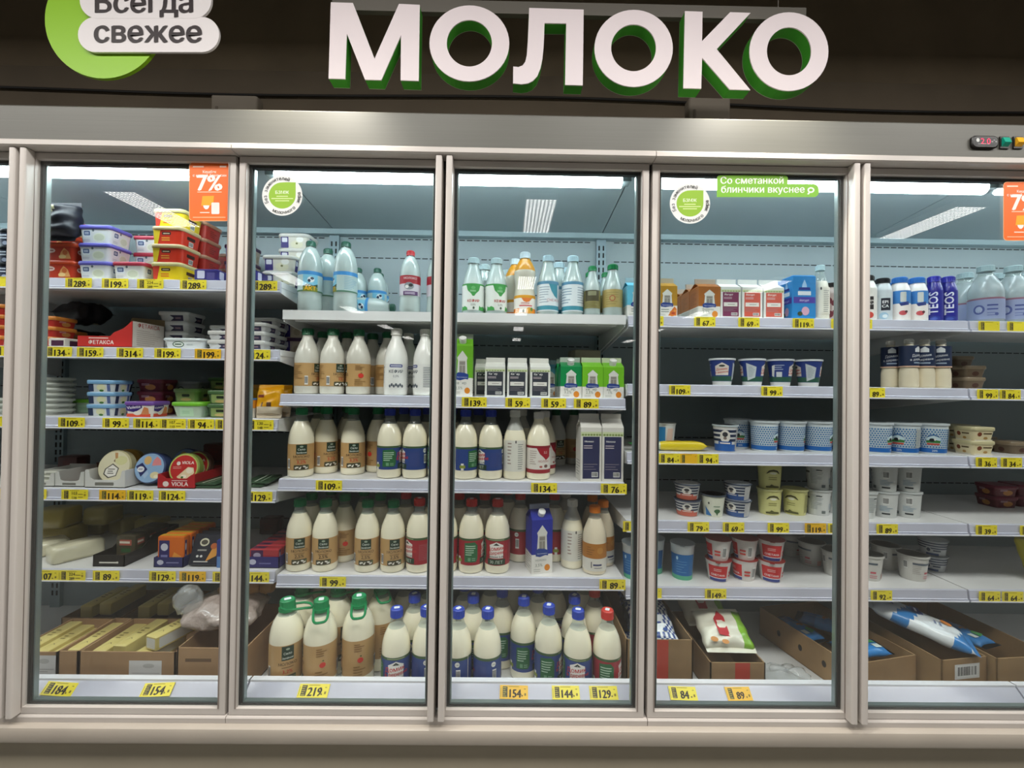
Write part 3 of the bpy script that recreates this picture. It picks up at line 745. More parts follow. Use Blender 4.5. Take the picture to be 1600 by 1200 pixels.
def d_drink(s, R, a, b):
    H = b-a; s.rect(-math.pi*R, a+.55*H, math.pi*R, b, '#3b7fc4'); s.pill(-.002, b-.40*H, .016, b-.05*H, .003, '#cdd0cc')
    s.poly([(-.006, a+.56*H), (.024, a+.62*H), (.026, a+.50*H), (.0, a+.46*H)], '#2a3a7c'); s.ell(.006, a+.22*H, .012, .009, '#c4545a', 12); s.ell(.016, a+.26*H, .005, .005, '#5a2a34', 8)
def d_teos(s, R, a, b):
    H = b-a; s.ell(0, a+.06*H, .020, .008, '#2c3c92', 14); s.ell(.0, a+.04*H, .012, .005, '#4458ac', 12); s.text(.011, a+.56*H, .036, 'TEOS', '#e6e8f4', .03, rot=math.pi/2)
def d_passion(s, R, a, b):
    H = b-a; s.ell(-.008, a+.56*H, .017, .019, '#3a2420', 14); s.ell(-.008, a+.56*H, .013, .014, '#d9762a', 14); s.rect(.010, a+.3*H, .022, a+.72*H, '#221c1e'); s.text(.016, a+.55*H, .0095, 'EPI', '#e8e4e0', .02); s.text(.016, a+.45*H, .0095, 'CA', '#e8e4e0', .02)
    s.poly([(-.026, a), (.0, a), (-.012, a+.24*H), (-.026, a+.30*H)], '#2f6a3a'); s.ell(.008, a+.12*H, .014, .012, '#c84a3e', 12)
def d_epica(s, R, a, b):
    H = b-a; s.rect(-.004, a+.30*H, .026, a+.72*H, '#181c2a'); s.text(.009, a+.54*H, .015, 'EPI', '#f0f0f0', .03); s.text(.009, a+.40*H, .015, 'CA', '#f0f0f0', .03); s.ell(.004, a+.12*H, .014, .013, '#9fc0d8', 14); s.ell(.008, a+.10*H, .008, .007, '#dfe8ee', 10); s.poly([(-.026, b-.4*H), (-.01, b-.2*H), (-.02, b-.05*H)], '#b8c8d4')
def d_cherry(s, R, a, b):
    H = b-a
    for x, y, r in ((-.01, .72, .014), (.012, .62, .012), (-.006, .2, .014), (.014, .28, .01)): s.ell(x, a+y*H, r, r, '#6a2a36', 12)
    s.lines(.004, a+.34*H, .020, a+.52*H, 3, '#e4dcd8', .4)
def d_black(s, R, a, b):
    H = b-a; s.lines(-.014, a+.34*H, .004, a+.6*H, 4, '#e4dcd8', .4); s.ell(.0, a+.1*H, .016, .012, '#cfc6b8', 12)
def d_navyneck(s, R, a, b):
    H = b-a; s.text(0, b-.5*H, .013, 'Домик', '#e4e6ea', .0, rot=.12); s.text(0, b-.68*H, .011, 'в деревне', '#e4e6ea', .0, rot=.1); s.lines(-.016, a+.14*H, .016, a+.26*H, 1, '#9fb0c4', .5)
    s.poly([(-.012, b-.30*H), (.012, b-.30*H), (.012, b-.14*H), (0, b-.04*H), (-.012, b-.14*H)], '#dfe3e6'); s.rect(-math.pi*R, a, math.pi*R, a+.06*H, '#e0b9a0')
def d_glassy(s, R, a, b):
    H = b-a; s.rect(-math.pi*R, b-.08*H, math.pi*R, b, '#8a5a6c'); s.ell(-.018, a+.45*H, .016, .018, '#4a568e', 16); s.ell(-.018, a+.45*H, .010, .012, '#a8b0c8', 14)
    s.rect(.004, b-.40*H, .034, b-.33*H, '#3a4682', True); s.rect(.004, b-.58*H, .034, b-.52*H, '#3a4682', True); s.lines(.004, a+.12*H, .030, a+.34*H, 2, '#6a74a0'); s.ell(.03, a+.22*H, .006, .006, '#4a568e', 10)

K = {}
K['kraft'] = bottle('milk bottle with kraft label, red print', .0445, .256, 'milk', .795, MILK, '#157a4a', (.105, .475), d_kraft('3,2%', '#c83a2c'))
K['kraft25'] = bottle('milk bottle with kraft label, black print', .0450, .260, 'milk', .795, MILK, '#157a4a', (.105, .475), d_kraft('2,5%', '#4a3a2a'))
K['kraftmat'] = bottle('pale kefir bottle with kraft label', .0440, .248, 'milk', .86, C('#d9d6cb', .3, coat=.3), '#13603c', (.12, .46), d_kraft('1%', '#c83a2c'), neck=C('#d9d6cb', .3, coat=.3))
K['blue'] = bottle('round milk bottle with blue farmhouse label', .0450, .258, 'round', .77, MILK, '#2138a0', (.13, .46), d_home('#2f4788', '#3c4a86'), capmark=True)
K['red'] = bottle('round milk bottle with red farmhouse label', .0465, .268, 'round', .77, MILK, '#c9302e', (.12, .48), d_home('#a3232f', '#a4464c'), capmark=True)
K['blue14'] = bottle('large blue-capped milk bottle with farmhouse label', .0480, .284, 'round', .77, MILK, '#2a46b4', (.12, .48), d_home('#2f4788', '#3c4a86'), capmark=True)
K['red14'] = bottle('large red-capped milk bottle with farmhouse label', .0480, .284, 'round', .77, MILK, '#d23a30', (.12, .48), d_home('#a3303a', '#a4464c'), capmark=True)
K['big'] = bottle('two-litre kraft-label milk jug with green handle', .0545, .306, 'big', .83, MILK, '#0f8a50', (.16, .56), d_kraft('3,2%', '#c83a2c'), handle=True, caph=.095, capr=.44, capmark=True)
K['pet'] = bottle('tall green-capped bottle with blue cow label', .0425, .268, 'pet', .90, MILKY, '#1d5a48', (.27, .55), ('#b9cfcf', d_cow), caph=.075)
K['petred'] = bottle('tall red-capped bottle with red label', .0380, .236, 'pet', .90, MILKY, '#c83038', (.27, .58), ('#cfc9d2', d_redcow), caph=.08)
K['kefir'] = bottle('white kefir bottle with green drip label', .0410, .212, 'slim', .90, MILKY, '#b9d0d4', (.06, .52), ('#e4e8e2', d_kefir), neck=MILKY)
K['teal'] = bottle('white yogurt bottle with teal banded label', .0400, .225, 'slim', .90, MILKY, '#b9d4de', (.06, .55), ('#dfe6ea', d_teal), neck=MILKY)
K['peach'] = bottle('waisted orange yogurt bottle with pale cap', .0400, .236, 'hour', .70, C('#d2ccba', .3, coat=.3), '#c4d4da', (.02, .30), ('#ece6de', d_peach), neck=C('#d9951c', .3))
K['olive'] = bottle('small green-capped bottle with olive label', .0370, .195, 'slim', .90, MILKY, '#128a4e', (.16, .50), ('#b4a063', d_olive), neck=CLEAR)
K['olived'] = bottle('slim green-capped bottle with dark olive label', .0300, .186, 'slim', .90, MILKY, '#128a4e', (.14, .50), ('#8a8250', d_olive_dark), neck=CLEAR)
K['white'] = bottle('opaque white kefir bottle with blue band', .0430, .252, 'milk', .86, OPAQ, '#e6e4de', (.08, .46), ('#e9e8e4', d_white), neck=OPAQ)
K['plain'] = bottle('plain white bottle with small print only', .0420, .258, 'milk', .70, MILK, '#d8d8d2', (.12, .56), ('#e2e0d6', d_plainwhite), neck=C('#b9bab4', .3, coat=.3))
K['redwhite'] = bottle('white milk bottle with red splash label', .0445, .252, 'milk', .86, MILK, '#e0deda', (.10, .50), ('#e6e0d8', d_redwhite), neck=MILK, capr=.42)
K['amber'] = bottle('orange-capped milk bottle with amber label', .0440, .248, 'milk', .80, C('#f3e6cc', .22, coat=.5), '#e07c1c', (.06, .46), ('#e8e4da', d_amber))
K['drink'] = bottle('squat blue-capped drinking yogurt bottle', .0315, .170, 'pot', .84, C('#e9e6e4', .3, coat=.3), '#2f74c4', (.03, .66), ('#e8e2de', d_drink), neck=OPAQ, cat='bottle', name='yogurt_bottle', caph=.13, capr=.74)
K['teos'] = bottle('dark blue yogurt bottle with upright lettering', .0258, .175, 'pot', .84, C('#22248c', .3, coat=.3), '#262aa0', (.03, .66), ('#22248c', d_teos), neck=C('#22248c', .3, coat=.3), name='yogurt_bottle', caph=.13, capr=.74)
K['passion'] = bottle('black-capped yogurt bottle with passion fruit picture', .0300, .176, 'pot', .84, OPAQ, '#1a1a1e', (.03, .68), ('#e2ded8', d_passion), neck=OPAQ, name='yogurt_bottle', caph=.12, capr=.74)
K['epica'] = bottle('pale blue yogurt bottle with black square', .0290, .168, 'pot', .84, C('#cdd6dc', .3, coat=.3), '#181a20', (.03, .68), ('#cdd6dc', d_epica), neck=C('#cdd6dc', .3, coat=.3), name='yogurt_bottle', caph=.12, capr=.74)
K['cherry'] = bottle('dusky yogurt bottle with cherries and black cap', .0290, .150, 'pot', .84, C('#b9aaa8', .3, coat=.3), '#1a1618', (.03, .68), ('#b4a2a0', d_cherry), neck=C('#b9aaa8', .3), name='yogurt_bottle', caph=.12, capr=.74)
K['blacky'] = bottle('black yogurt bottle with white lettering', .0300, .176, 'pot', .84, C('#2a2428', .3, coat=.3), '#1a1618', (.03, .68), ('#2a2428', d_black), neck=C('#2a2428', .3), name='yogurt_bottle', caph=.12, capr=.74)
K['navy'] = bottle('cream yogurt bottle with navy sleeve', .0290, .182, 'hour', .90, C('#eadfc4', .3, coat=.3), '#dcdad2', (.42, .86), ('#23304e', d_navyneck), neck=C('#e4dccb', .3), name='yogurt_bottle')
K['vial'] = bottle('white printed milk bottle with pale blue cap', .0300, .205, 'slim', .70, C('#e6e2d4', .25, coat=.4), '#b4ccd0', (.10, .58), ('#e4e0d4', d_plainwhite), neck=CLEAR)
K['ghost'] = bottle('large clear bottle with blue and mauve label', .0500, .225, 'milk', .80, clear_mat('hazed_pet', (.8, .85, .86), .06, .45, (.62, .68, .70), 1.4), '#9fb4b8', (.06, .42), ('#8f98b8', d_glassy), neck=CLEAR, capr=.50)  # see-through grey puts the pane's reflection haze into the bottle

# ---- gable-top cartons
def carton(desc, w, d, h, col, design, spout=None, fin=.018, name='milk_carton', side=None, gable='#ffffff', top=None):
    hx, hy = w/2, d/2; g = h*.80 if h > .18 else h*.76; parts = []
    b = MB(); m = C(col, .35); mt = C(top or col, .35)
    b.add([(-hx, -hy, 0), (hx, -hy, 0), (hx, hy, 0), (-hx, hy, 0), (-hx, -hy, g), (hx, -hy, g), (hx, hy, g), (-hx, hy, g)],
          [(3, 2, 1, 0), (0, 1, 5, 4), (1, 2, 6, 5), (2, 3, 7, 6), (3, 0, 4, 7)], m)
    r = h-fin; e = hx*.96; k = hy*.08
    b.add([(-hx, -hy, g), (hx, -hy, g), (hx, hy, g), (-hx, hy, g), (-e, -k, r), (e, -k, r), (e, k, r), (-e, k, r), (-hx*.55, 0, r-.004), (hx*.55, 0, r-.004)],
          [(0, 1, 5, 4), (2, 3, 7, 6), (1, 2, 9), (1, 9, 5), (9, 2, 6), (3, 0, 8), (3, 8, 7), (8, 0, 4)], mt)
    parts.append(('carton_body', b.mesh('carton_body'), None))
    b = MB(); b.box(-e, e, -k, k, r-.001, h, C(gable if gable != '#ffffff' else (top or col), .35)); parts.append(('gable_fin', b.mesh('gable_fin'), None))
    if spout:
        b = MB(); b.lathe([(.0125, 0), (.0125, .010), (.0135, .011), (.0135, .022), (.011, .024)], C(spout, .35), 18)
        zc = (g+r)/2-.002; a = math.atan2(hy-k, r-g); ca, sa = math.cos(math.pi/2-a), math.sin(math.pi/2-a)
        b.v = [(x, y*ca-z*sa-hy*.52, y*sa+z*ca+zc) for x, y, z in b.v]
        parts.append(('spout_cap', b.mesh('spout_cap', 40), None))
    b = MB(); s = Sheet(b, ffront(hy)); design(s, w, g); 
    for f in (fright(hx), fleft(hx)):
        t = Sheet(b, f); (side or (lambda t, w, g: t.lines(-w*.36, g*.08, w*.36, g*.4, 6, '#a9aaa6')))(t, d, g)
    parts.append(('label', b.mesh('label'), None))
    return Kind(name, 'carton', desc, parts, h)
def c_house(col, name, pct, badge='#e08a2c', extra=None):
    def g(s, w, g):
        hx = w/2; s.rect(-hx, .0, hx, g*.36, '#e9e6e0')
        s.poly([(-hx*.5, g*.40), (hx*.5, g*.40), (hx*.42, g*.70), (hx*.5, g*.76), (0, g*.90), (-hx*.5, g*.76), (-hx*.42, g*.70)], '#dcdcd6')
        s.rect(-hx*.30, g*.42, hx*.30, g*.70, '#b4b0a6'); s.rect(-hx*.26, g*.44, -hx*.03, g*.60, '#8d8880', True); s.rect(hx*.03, g*.44, hx*.26, g*.60, '#8d8880', True); s.rect(-hx*.26, g*.62, hx*.26, g*.68, '#8d8880')
        s.poly([(-hx*.62, g*.33), (-hx*.2, g*.31), (hx*.3, g*.34), (hx*.58, g*.33), (hx*.6, g*.43), (hx*.2, g*.46), (-hx*.4, g*.47), (-hx*.64, g*.42)], '#26418e')
        s.text(0, g*.365, 1, 'Простоквашино', '#dfe6f4', .01, width=w*.48)
        
        if name: s.text(-hx*.12, g*.235, 1, name, '#6f7a72', .0, width=w*.52); s.text(-hx*.3, g*.135, .014*w/.075, pct, '#7f8a7c', .0)
        else: s.lines(-hx*.6, g*.13, hx*.25, g*.27, 2, '#7f8a82')
        s.ell(hx*.5, g*.11, hx*.27, hx*.30, badge, 16); s.lines(-hx*.8, g*.03, -hx*.1, g*.10, 2, '#b4b4ac')
        if extra: extra(s, w, g)
    return g
def side_two(c):
    return lambda t, w, g: (t.rect(-w/2, 0, w/2, g*.36, '#e2dfd8'), t.lines(-w*.38, g*.05, w*.38, g*.33, 6, '#9a9a94'), t.lines(-w*.36, g*.45, w*.3, g*.85, 9, c))
def c_market(col, title, bar=True):
    def g(s, w, g):
        hx = w/2; s.rect(-hx, g*.84, hx, g*.92, '#d5deb4')
        for i in range(7): s.ell(-hx*.8+hx*.27*i, g*.865, hx*.12, g*.02, '#8aa05a', 8)
        s.rect(-hx*.80, g*.05, hx*.80, g*.83, col); s.text(-hx*.2, g*.725, 1, title, '#f4f2ee', .02, width=w*.42); s.lines(-hx*.7, g*.60, hx*.2, g*.68, 2, '#d8c8cc')
        if bar: s.rect(-hx*.7, g*.37, hx*.66, g*.50, '#e6e2dc'); s.lines(-hx*.3, g*.41, hx*.4, g*.46, 1, '#8a8680')
        s.lines(-hx*.7, g*.20, hx*.6, g*.34, 3, '#9a9098', .2); s.bars(hx*.05, g*.08, hx*.66, g*.17)
    return g
K['c_green'] = carton('tall green kefir carton with window picture, white spout cap', .076, .076, .232, '#6fb52c', c_house('#6fb52c', 'кефир', '2,5%'), '#ecebe8', side=side_two('#7fc048'), gable='#b9bcb6')
K['c_blue'] = carton('tall royal blue milk carton with window picture, white spout cap', .080, .080, .246, '#26309a', c_house('#26309a', 'МОЛОКО', '3,5%'), '#f0f0ee', side=side_two('#4450b4'), gable='#9aa2b8')
K['c_dkgreen'] = carton('small dark green kefir carton with white spout cap', .078, .078, .150, '#12894a', c_house('#12894a', 'кефир', '3,2%'), '#ecebe8', side=side_two('#2a9a5c'), gable='#b4bfb4')
K['c_lime'] = carton('small lime green kefir carton with window picture', .076, .076, .150, '#76c02a', c_house('#76c02a', 'кефир', '2,5%'), None, side=side_two('#8acc48'), gable='#c8d4b4')
K['c_limecap'] = carton('small lime green kefir carton with white spout cap', .076, .076, .150, '#76c02a', c_house('#76c02a', 'кефир', '1%'), '#ecebe8', side=side_two('#8acc48'), gable='#c8d4b4')
K['c_sky'] = carton('small sky blue yogurt carton with window picture', .074, .074, .150, '#66bcd8', c_house('#66bcd8', None, None), None, side=side_two('#7accde'), gable='#a8c4cc')
def wheat(s, w, g): s.poly([(w*.05, g*.04), (w*.46, g*.04), (w*.47, g*.26), (w*.36, g*.34), (w*.2, g*.2)], '#d8742a'); s.ell(w*.3, g*.12, w*.1, g*.04, '#b8401e', 10); s.ell(w*.38, g*.2, w*.06, g*.03, '#e89a3a', 10)
K['c_gold'] = carton('golden brown baked milk carton with orange fruit', .074, .074, .150, '#b98a2a', c_house('#b98a2a', None, None, extra=wheat), None, side=side_two('#a87a2a'), gable='#b9ad98')
K['c_brown'] = carton('rust brown baked milk carton with window picture', .080, .080, .150, '#a8642a', c_house('#a8642a', 'Варенец', '2,5%'), None, side=side_two('#8a5428'), gable='#b9a898')
K['c_kefir'] = carton('small white kefir carton with dark printed panel', .074, .074, .145, '#e4e4de', c_market('#363a44', 'Кефир'), None)
K['c_plum'] = carton('small white yogurt carton with plum purple panel', .074, .074, .150, '#e6e6e2', c_market('#7a3054', 'Йогурт'), None)
K['c_coral'] = carton('small white yogurt carton with coral red panel', .074, .074, .150, '#e6e6e2', c_market('#cf5a48', 'Йогурт'), None)
K['c_milk'] = carton('tall white milk carton with navy text panel', .078, .078, .245, '#e4e1da', c_market('#37395c', 'Молоко', False), None)

# ---- round cups
def cup(desc, r1, r0, h, col, lid, design, name='yogurt_cup', lidlip=True, foil=False):
    parts = []; b = MB()
    b.lathe([(r0*.96, 0), (r0, .003), (r0+(r1-r0)*.93, h*.93), (r1*1.03, h*.945), (r1*1.03, h*.985)], C(col, .35), 30)
    parts.append(('cup_body', b.mesh('cup_body', 40), None))
    b = MB()
    if foil:                                  # thin foil lid with a pull tab
        b.lathe([(r1*1.05, h*.985), (r1*1.05, h*.995), (r1*.9, h*.992)], C(lid, .3, .3), 30)
        b.box(-.008, .008, -r1*1.22, -r1*1.02, h*.978, h*.986, C(lid, .3, .3))
    else: b.lathe([(r1*1.06, h*.93), (r1*1.07, h*.935), (r1*1.07, h*.992), (r1*1.0, h), (r1*.98, h*.985)], C(lid, .3), 30)
    parts.append(('lid', b.mesh('lid', 40), None))
    if design:
        b = MB(); s = Sheet(b, fcone(r0+.0005, r0+(r1-r0)*.93+.0005, h*.93), (r0+r1)*.05); design(s, (r0+r1)/2, h*.93); parts.append(('label', b.mesh('label', 60), None))
    return Kind(name, 'cup', desc, parts, h)
def k_home(s, R, h):
    P = math.pi*R; s.rect(-P, h*.16, P, h, '#2a3f86'); s.rect(-P, h*.17, P, h*.36, '#2c5a48')
    for x in (0, P*.95): s.poly([(x-.023, h*.40), (x+.023, h*.40), (x+.023, h*.76), (x, h*.90), (x-.023, h*.76)], '#e4dcd2'); s.text(x, h*.60, .012, 'Домик', '#c8402f', .02, rot=.1); s.text(x, h*.49, .0095, 'в деревне', '#c8402f', .02, rot=.1); s.ell(x, h*.77, .010, .004, '#3a3f38', 10)
    x = P*.48; s.poly([(x-.016, h*.2), (x+.010, h*.32), (x+.013, h*.74), (x-.019, h*.9)], '#c4ccd0'); s.lines(x-.012, h*.34, x+.008, h*.76, 8, '#8f9aa6')
    x = -P*.48; s.pill(x-.008, h*.36, x+.010, h*.56, .001, '#cfd4da'); s.lines(x-.014, h*.62, x+.016, h*.86, 3, '#b9c4e0'); s.poly([(x-.024, h*.4), (x-.016, h*.36), (x-.012, h*.84), (x-.022, h*.8)], '#dfe2e0')
def k_check(s, R, h):
    P = math.pi*R; n = 34; st = 2*P/n
    for j in range(9):
        z = h*(.26+.075*j)
        for i in range(n):
            u = -P+(i+(.5 if j % 2 else 0))*st
            s.mb.add([s.fn(u, z-h*.032, 1), s.fn(u+st*.42, z, 1), s.fn(u, z+h*.032, 1), s.fn(u-st*.42, z, 1)], [(0, 1, 2, 3)], C('#2f78b4'))
    s.l = 1.5; s.rect(-P, h*.06, P, h*.21, '#1f66b4')
    for x in (0, P*.98):
        s.poly([(x-.020, h*.34), (x+.020, h*.34), (x+.020, h*.56), (x+.010, h*.66), (x, h*.69), (x-.010, h*.66), (x-.020, h*.56)], '#cfe4ea'); s.poly([(x-.021, h*.55), (x-.012, h*.66), (x, h*.70), (x+.012, h*.66), (x+.021, h*.55), (x+.011, h*.62), (x, h*.655), (x-.011, h*.62)], '#1f5a96')
        s.poly([(x-.020, h*.40), (x+.020, h*.40), (x+.020, h*.48), (x, h*.51), (x-.020, h*.48)], '#3a7a3a'); s.ell(x-.004, h*.50, .008, h*.06, '#1b2026', 12); s.ell(x+.004, h*.53, .003, h*.05, '#e8e8e4', 8); s.rect(x-.018, h*.33, x+.018, h*.39, '#c4503c'); s.text(x+.004, h*.10, .010, '20%', '#e4eef8', .01)
    x = P*.5; s.rect(x-.016, h*.24, x+.016, h*.9, '#b9c0c0'); s.lines(x-.013, h*.28, x+.013, h*.86, 10, '#8f989a')
def k_stripe(base, acc):
    def g(s, R, h):
        P = math.pi*R
        for j in range(3): s.rect(-P, h*(.42+.18*j), P, h*(.52+.18*j), '#23304e')
        s.rect(-P, h*.03, P, h*.30, acc)
        for x in (0, P*.9): s.ell(x, h*.62, .017, h*.26, '#e6e2da', 16); s.ell(x, h*.70, .009, h*.10, '#3a3a40', 12); s.ell(x, h*.55, .006, h*.06, '#8a7a70', 10); s.poly([(x-.024, h*.28), (x+.024, h*.28), (x+.024, h*.42), (x-.024, h*.42)], acc); s.lines(x-.018, h*.3, x+.018, h*.40, 1, '#f0e4dc', .5)
        x = P*.46; s.rect(x-.014, h*.06, x+.014, h*.92, '#c0c0c0'); s.lines(x-.012, h*.12, x+.012, h*.88, 9, '#9a9aa0')
    return g
def k_yellow(s, R, h):
    P = math.pi*R
    for x in (0, P): s.poly([(x-.024, h*.66), (x-.014, h*.80), (x, h*.84), (x+.014, h*.80), (x+.024, h*.66), (x+.020, h*.66), (x+.010, h*.74), (x, h*.76), (x-.010, h*.74), (x-.020, h*.66)], '#4a4628'); s.ell(x, h*.68, .012, h*.05, '#efeed8', 12); s.lines(x-.016, h*.38, x+.016, h*.54, 2, '#8a864a'); s.poly([(x-.026, h*.06), (x+.026, h*.06), (x+.024, h*.14), (x+.004, h*.16), (x-.006, h*.22), (x-.012, h*.15), (x-.026, h*.13)], '#5a5a2c')
    x = P*.5; s.rect(x-.012, h*.12, x+.012, h*.88, '#a8a468'); s.lines(x-.010, h*.16, x+.010, h*.84, 10, '#77743f')
def k_grey(s, R, h):
    P = math.pi*R; s.lines(-.026, h*.25, .016, h*.88, 10, '#8d989a', .3); s.rect(.012, h*.10, .026, h*.22, '#6a7274'); s.rect(-.006, h*.80, .012, h*.84, '#3c4346')
    x = P*.5; s.bars(x-.01, h*.55, x+.008, h*.85); s.rect(x-.014, h*.14, x+.012, h*.20, '#2c3032'); s.lines(x-.02, h*.26, x+.02, h*.5, 4, '#7fa0b8', .3); s.ell(-P*.5, h*.4, .008, h*.14, '#2a2c2e', 10); s.ell(-P*.5+.008, h*.3, .007, h*.1, '#2a2c2e', 10); s.rect(-P*.5+.012, h*.68, -P*.5+.032, h*.76, '#4a4a4c')
def k_sour(s, R, h):
    P = math.pi*R; x = 0
    s.rect(x-.034, h*.05, x+.034, h*.86, '#cf2a2c'); s.rect(x-.034, h*.05, x+.034, h*.20, '#2e3f8a'); s.rect(x-.034, h*.20, x+.034, h*.24, '#e8e4e6'); s.text(x, h*.33, .0135, 'СМЕТАНА', '#f6ecec', .03, width=.050); s.lines(x-.014, h*.56, x+.014, h*.72, 2, '#ecc0bc', .4)
    x = P*.52; s.bars(x+.006, h*.15, x+.020, h*.75); s.lines(x-.022, h*.42, x-.002, h*.58, 1, '#c8403c', .6); s.rect(x-.022, h*.28, x-.002, h*.38, '#cf4a44'); s.lines(-P*.7, h*.15, -P*.42, h*.85, 8, '#b4aaa6')
def k_bluepot(s, R, h):
    P = math.pi*R; s.rect(-P, 0, P, h*.22, '#58b08c'); s.rect(-P*.42, h*.13, P*.40, h*.78, '#1c66a8'); s.lines(-.022, h*.2, .016, h*.6, 5, '#5a94c4', .22); s.ell(-.018, h*.66, .004, h*.06, '#b9dcf0', 8)
    x = P*.5; s.bars(x-.008, h*.3, x+.008, h*.72); s.rect(x+.014, h*.18, x+.036, h*.76, '#1c66a8'); s.rect(x-.036, h*.18, x-.014, h*.76, '#2468a4')
def k_cream(s, R, h):
    s.poly([(-.028, h*.06), (-.004, h*.06), (-.016, h*.28), (-.028, h*.5)], '#3a7ab8'); s.ell(.016, h*.30, .012, h*.10, '#3f6a44', 12); s.poly([(.008, h*.28), (.016, h*.08), (.022, h*.3)], '#3f6a44'); s.lines(.002, h*.48, .026, h*.58, 1, '#8aa08a', .5); s.ell(-.014, h*.68, .003, h*.06, '#333333', 8)
def k_bluecup(s, R, h):
    P = math.pi*R; s.rect(-P, h*.05, .006, h*.92, '#2f7fb8'); s.poly([(.010, h*.34), (.036, h*.30), (.036, h*.86), (.014, h*.86)], '#e0c4b8'); s.poly([(.002, h*.08), (.034, h*.08), (.036, h*.30), (.012, h*.34)], '#2f3f9a'); s.lines(.010, h*.16, .030, h*.24, 1, '#d4d8ee', .5)
def k_pinkprint(s, R, h):
    P = math.pi*R; s.lines(-.03, h*.3, .0, h*.85, 7, '#b9b2ac', .3); s.rect(.008, h*.34, .026, h*.42, '#c8606a'); s.lines(.006, h*.12, .034, h*.28, 2, '#cf8a90', .45); s.bars(-P*.42, h*.5, -P*.42+.012, h*.85); s.rect(P*.4, h*.08, P*.4+.02, h*.3, '#e0b0a8'); s.rect(-.03, h*.72, .03, h*.80, '#5a6470')
def k_bluestripe(s, R, h):
    P = math.pi*R
    for j in range(3): s.rect(-P, h*(.5+.17*j), P, h*(.58+.17*j), '#33415e')
    s.ell(-.012, h*.42, .009, h*.2, '#c4c6c8', 12); s.ell(-.012, h*.42, .006, h*.13, '#33415e', 10); s.lines(.002, h*.3, .026, h*.46, 1, '#2c3a56', .6); s.rect(-.02, h*.06, .02, h*.2, '#2c4a7c')
K['u_home'] = cup('blue farmhouse cup with white lid and base', .0440, .0320, .102, '#e6e8ea', '#dfe4e8', k_home)
K['u_check'] = cup('blue chequered curd cup with meadow picture', .0480, .0420, .115, '#d9e2e6', '#cfd8dc', k_check)
K['u_stripered'] = cup('low striped cup with coral band', .0460, .0360, .060, '#e4e2de', '#4a5468', k_stripe('#e4e2de', '#cf6a56'))
K['u_stripeblue'] = cup('low striped cup with blue band', .0460, .0370, .062, '#dcdee2', '#3a465c', k_stripe('#dcdee2', '#3a5a96'))
K['u_stripe'] = cup('navy and white striped cup with blue base band', .0430, .0340, .100, '#e8e8e8', '#b9c4c8', k_stripe('#e8e8e8', '#2a62b0'))
K['u_yellow'] = cup('pale yellow cup with olive arch print', .0420, .0360, .098, '#d9d68e', '#cfcc92', k_yellow)
K['u_grey'] = cup('plain white printed cup of sour cream', .0415, .0350, .098, '#d4d6d4', '#c4c8c8', k_grey)
K['u_sour'] = cup('white cup with red sour cream label', .0450, .0340, .078, '#dcd6d2', '#a0322e', k_sour, foil=True)
K['u_bluepot'] = cup('tall blue and green cup with white curled foil', .0430, .0350, .132, '#d4dadc', '#b9c4cc', k_bluepot, foil=True)
K['u_cream'] = cup('cream cup with green leaf and blue corner', .0420, .0330, .082, '#e6e8d6', '#4a525c', k_cream)
K['u_bluecup'] = cup('blue and white cup with pale foil lid', .0440, .0350, .100, '#e0e4e4', '#c8c8c4', k_bluecup, foil=True)
K['u_pink'] = cup('white cup with red and black small print', .0470, .0380, .095, '#d4d2cc', '#c4c2bc', k_pinkprint)
K['u_bstripe'] = cup('low white cup with navy stripes', .0460, .0380, .062, '#c4c8cc', '#a8b0b4', k_bluestripe)

# ---- rectangular tubs with lids
def tub(desc, w, d, h, body, lid, front, side=None, name='cheese_tub', r=.014, taper=.88, lidh=.010, cat='tub'):
    hx, hy = w/2, d/2; parts = []; b = MB(); k = taper; t = h-lidh
    b.loft([rrect(hx*k, hy*k, r, 0), rrect(hx*k, hy*k, r, .002), rrect(hx*.97, hy*.97, r, t)], C(body, .35)); parts.append(('tub_body', b.mesh('tub_body', 40), None))
    b = MB(); b.loft([rrect(hx*1.0, hy*1.0, r*1.1, t-.004), rrect(hx*1.03, hy*1.03, r*1.1, t-.001), rrect(hx*1.03, hy*1.03, r*1.1, h-.003), rrect(hx*.99, hy*.99, r, h)], C(lid, .3)); parts.append(('lid', b.mesh('lid', 40), None))
    b = MB(); X = lambda v: hx*(k+(.97-k)*v/t); Y = lambda v: hy*(k+(.97-k)*v/t)
    s = Sheet(b, lambda u, v, l: (u, -Y(v)-l*EPS, v)); front(s, hx*k-r*.2, t)
    g = side or front
    s = Sheet(b, lambda u, v, l: (X(v)+l*EPS, u, v)); g(s, hy*k-r*.6, t)
    s = Sheet(b, lambda u, v, l: (-X(v)-l*EPS, -u, v)); g(s, hy*k-r*.6, t)
    parts.append(('label', b.mesh('label'), None))
    return Kind(name, cat, desc, parts, h)
def t_mild(body):
    def g(s, hx, h):
        s.pill(-hx*.85, h*.42, -hx*.25, h*.9, .004, '#dfe4ea'); s.pill(-hx*.78, h*.52, -hx*.32, h*.80, .003, '#37507e'); s.lines(-hx*.72, h*.58, -hx*.38, h*.74, 2, '#d4dcea', .5); s.lines(-hx*.85, h*.12, -hx*.3, h*.3, 2, '#a8a8b4', .4)
        s.ell(hx*.34, h*.38, hx*.46, h*.30, '#e0e4d4', 18); s.ell(hx*.34, h*.40, hx*.38, h*.22, '#cdd2bc', 16); s.ell(-hx*.08, h*.84, hx*.09, h*.08, '#5a6670', 10)
    return g
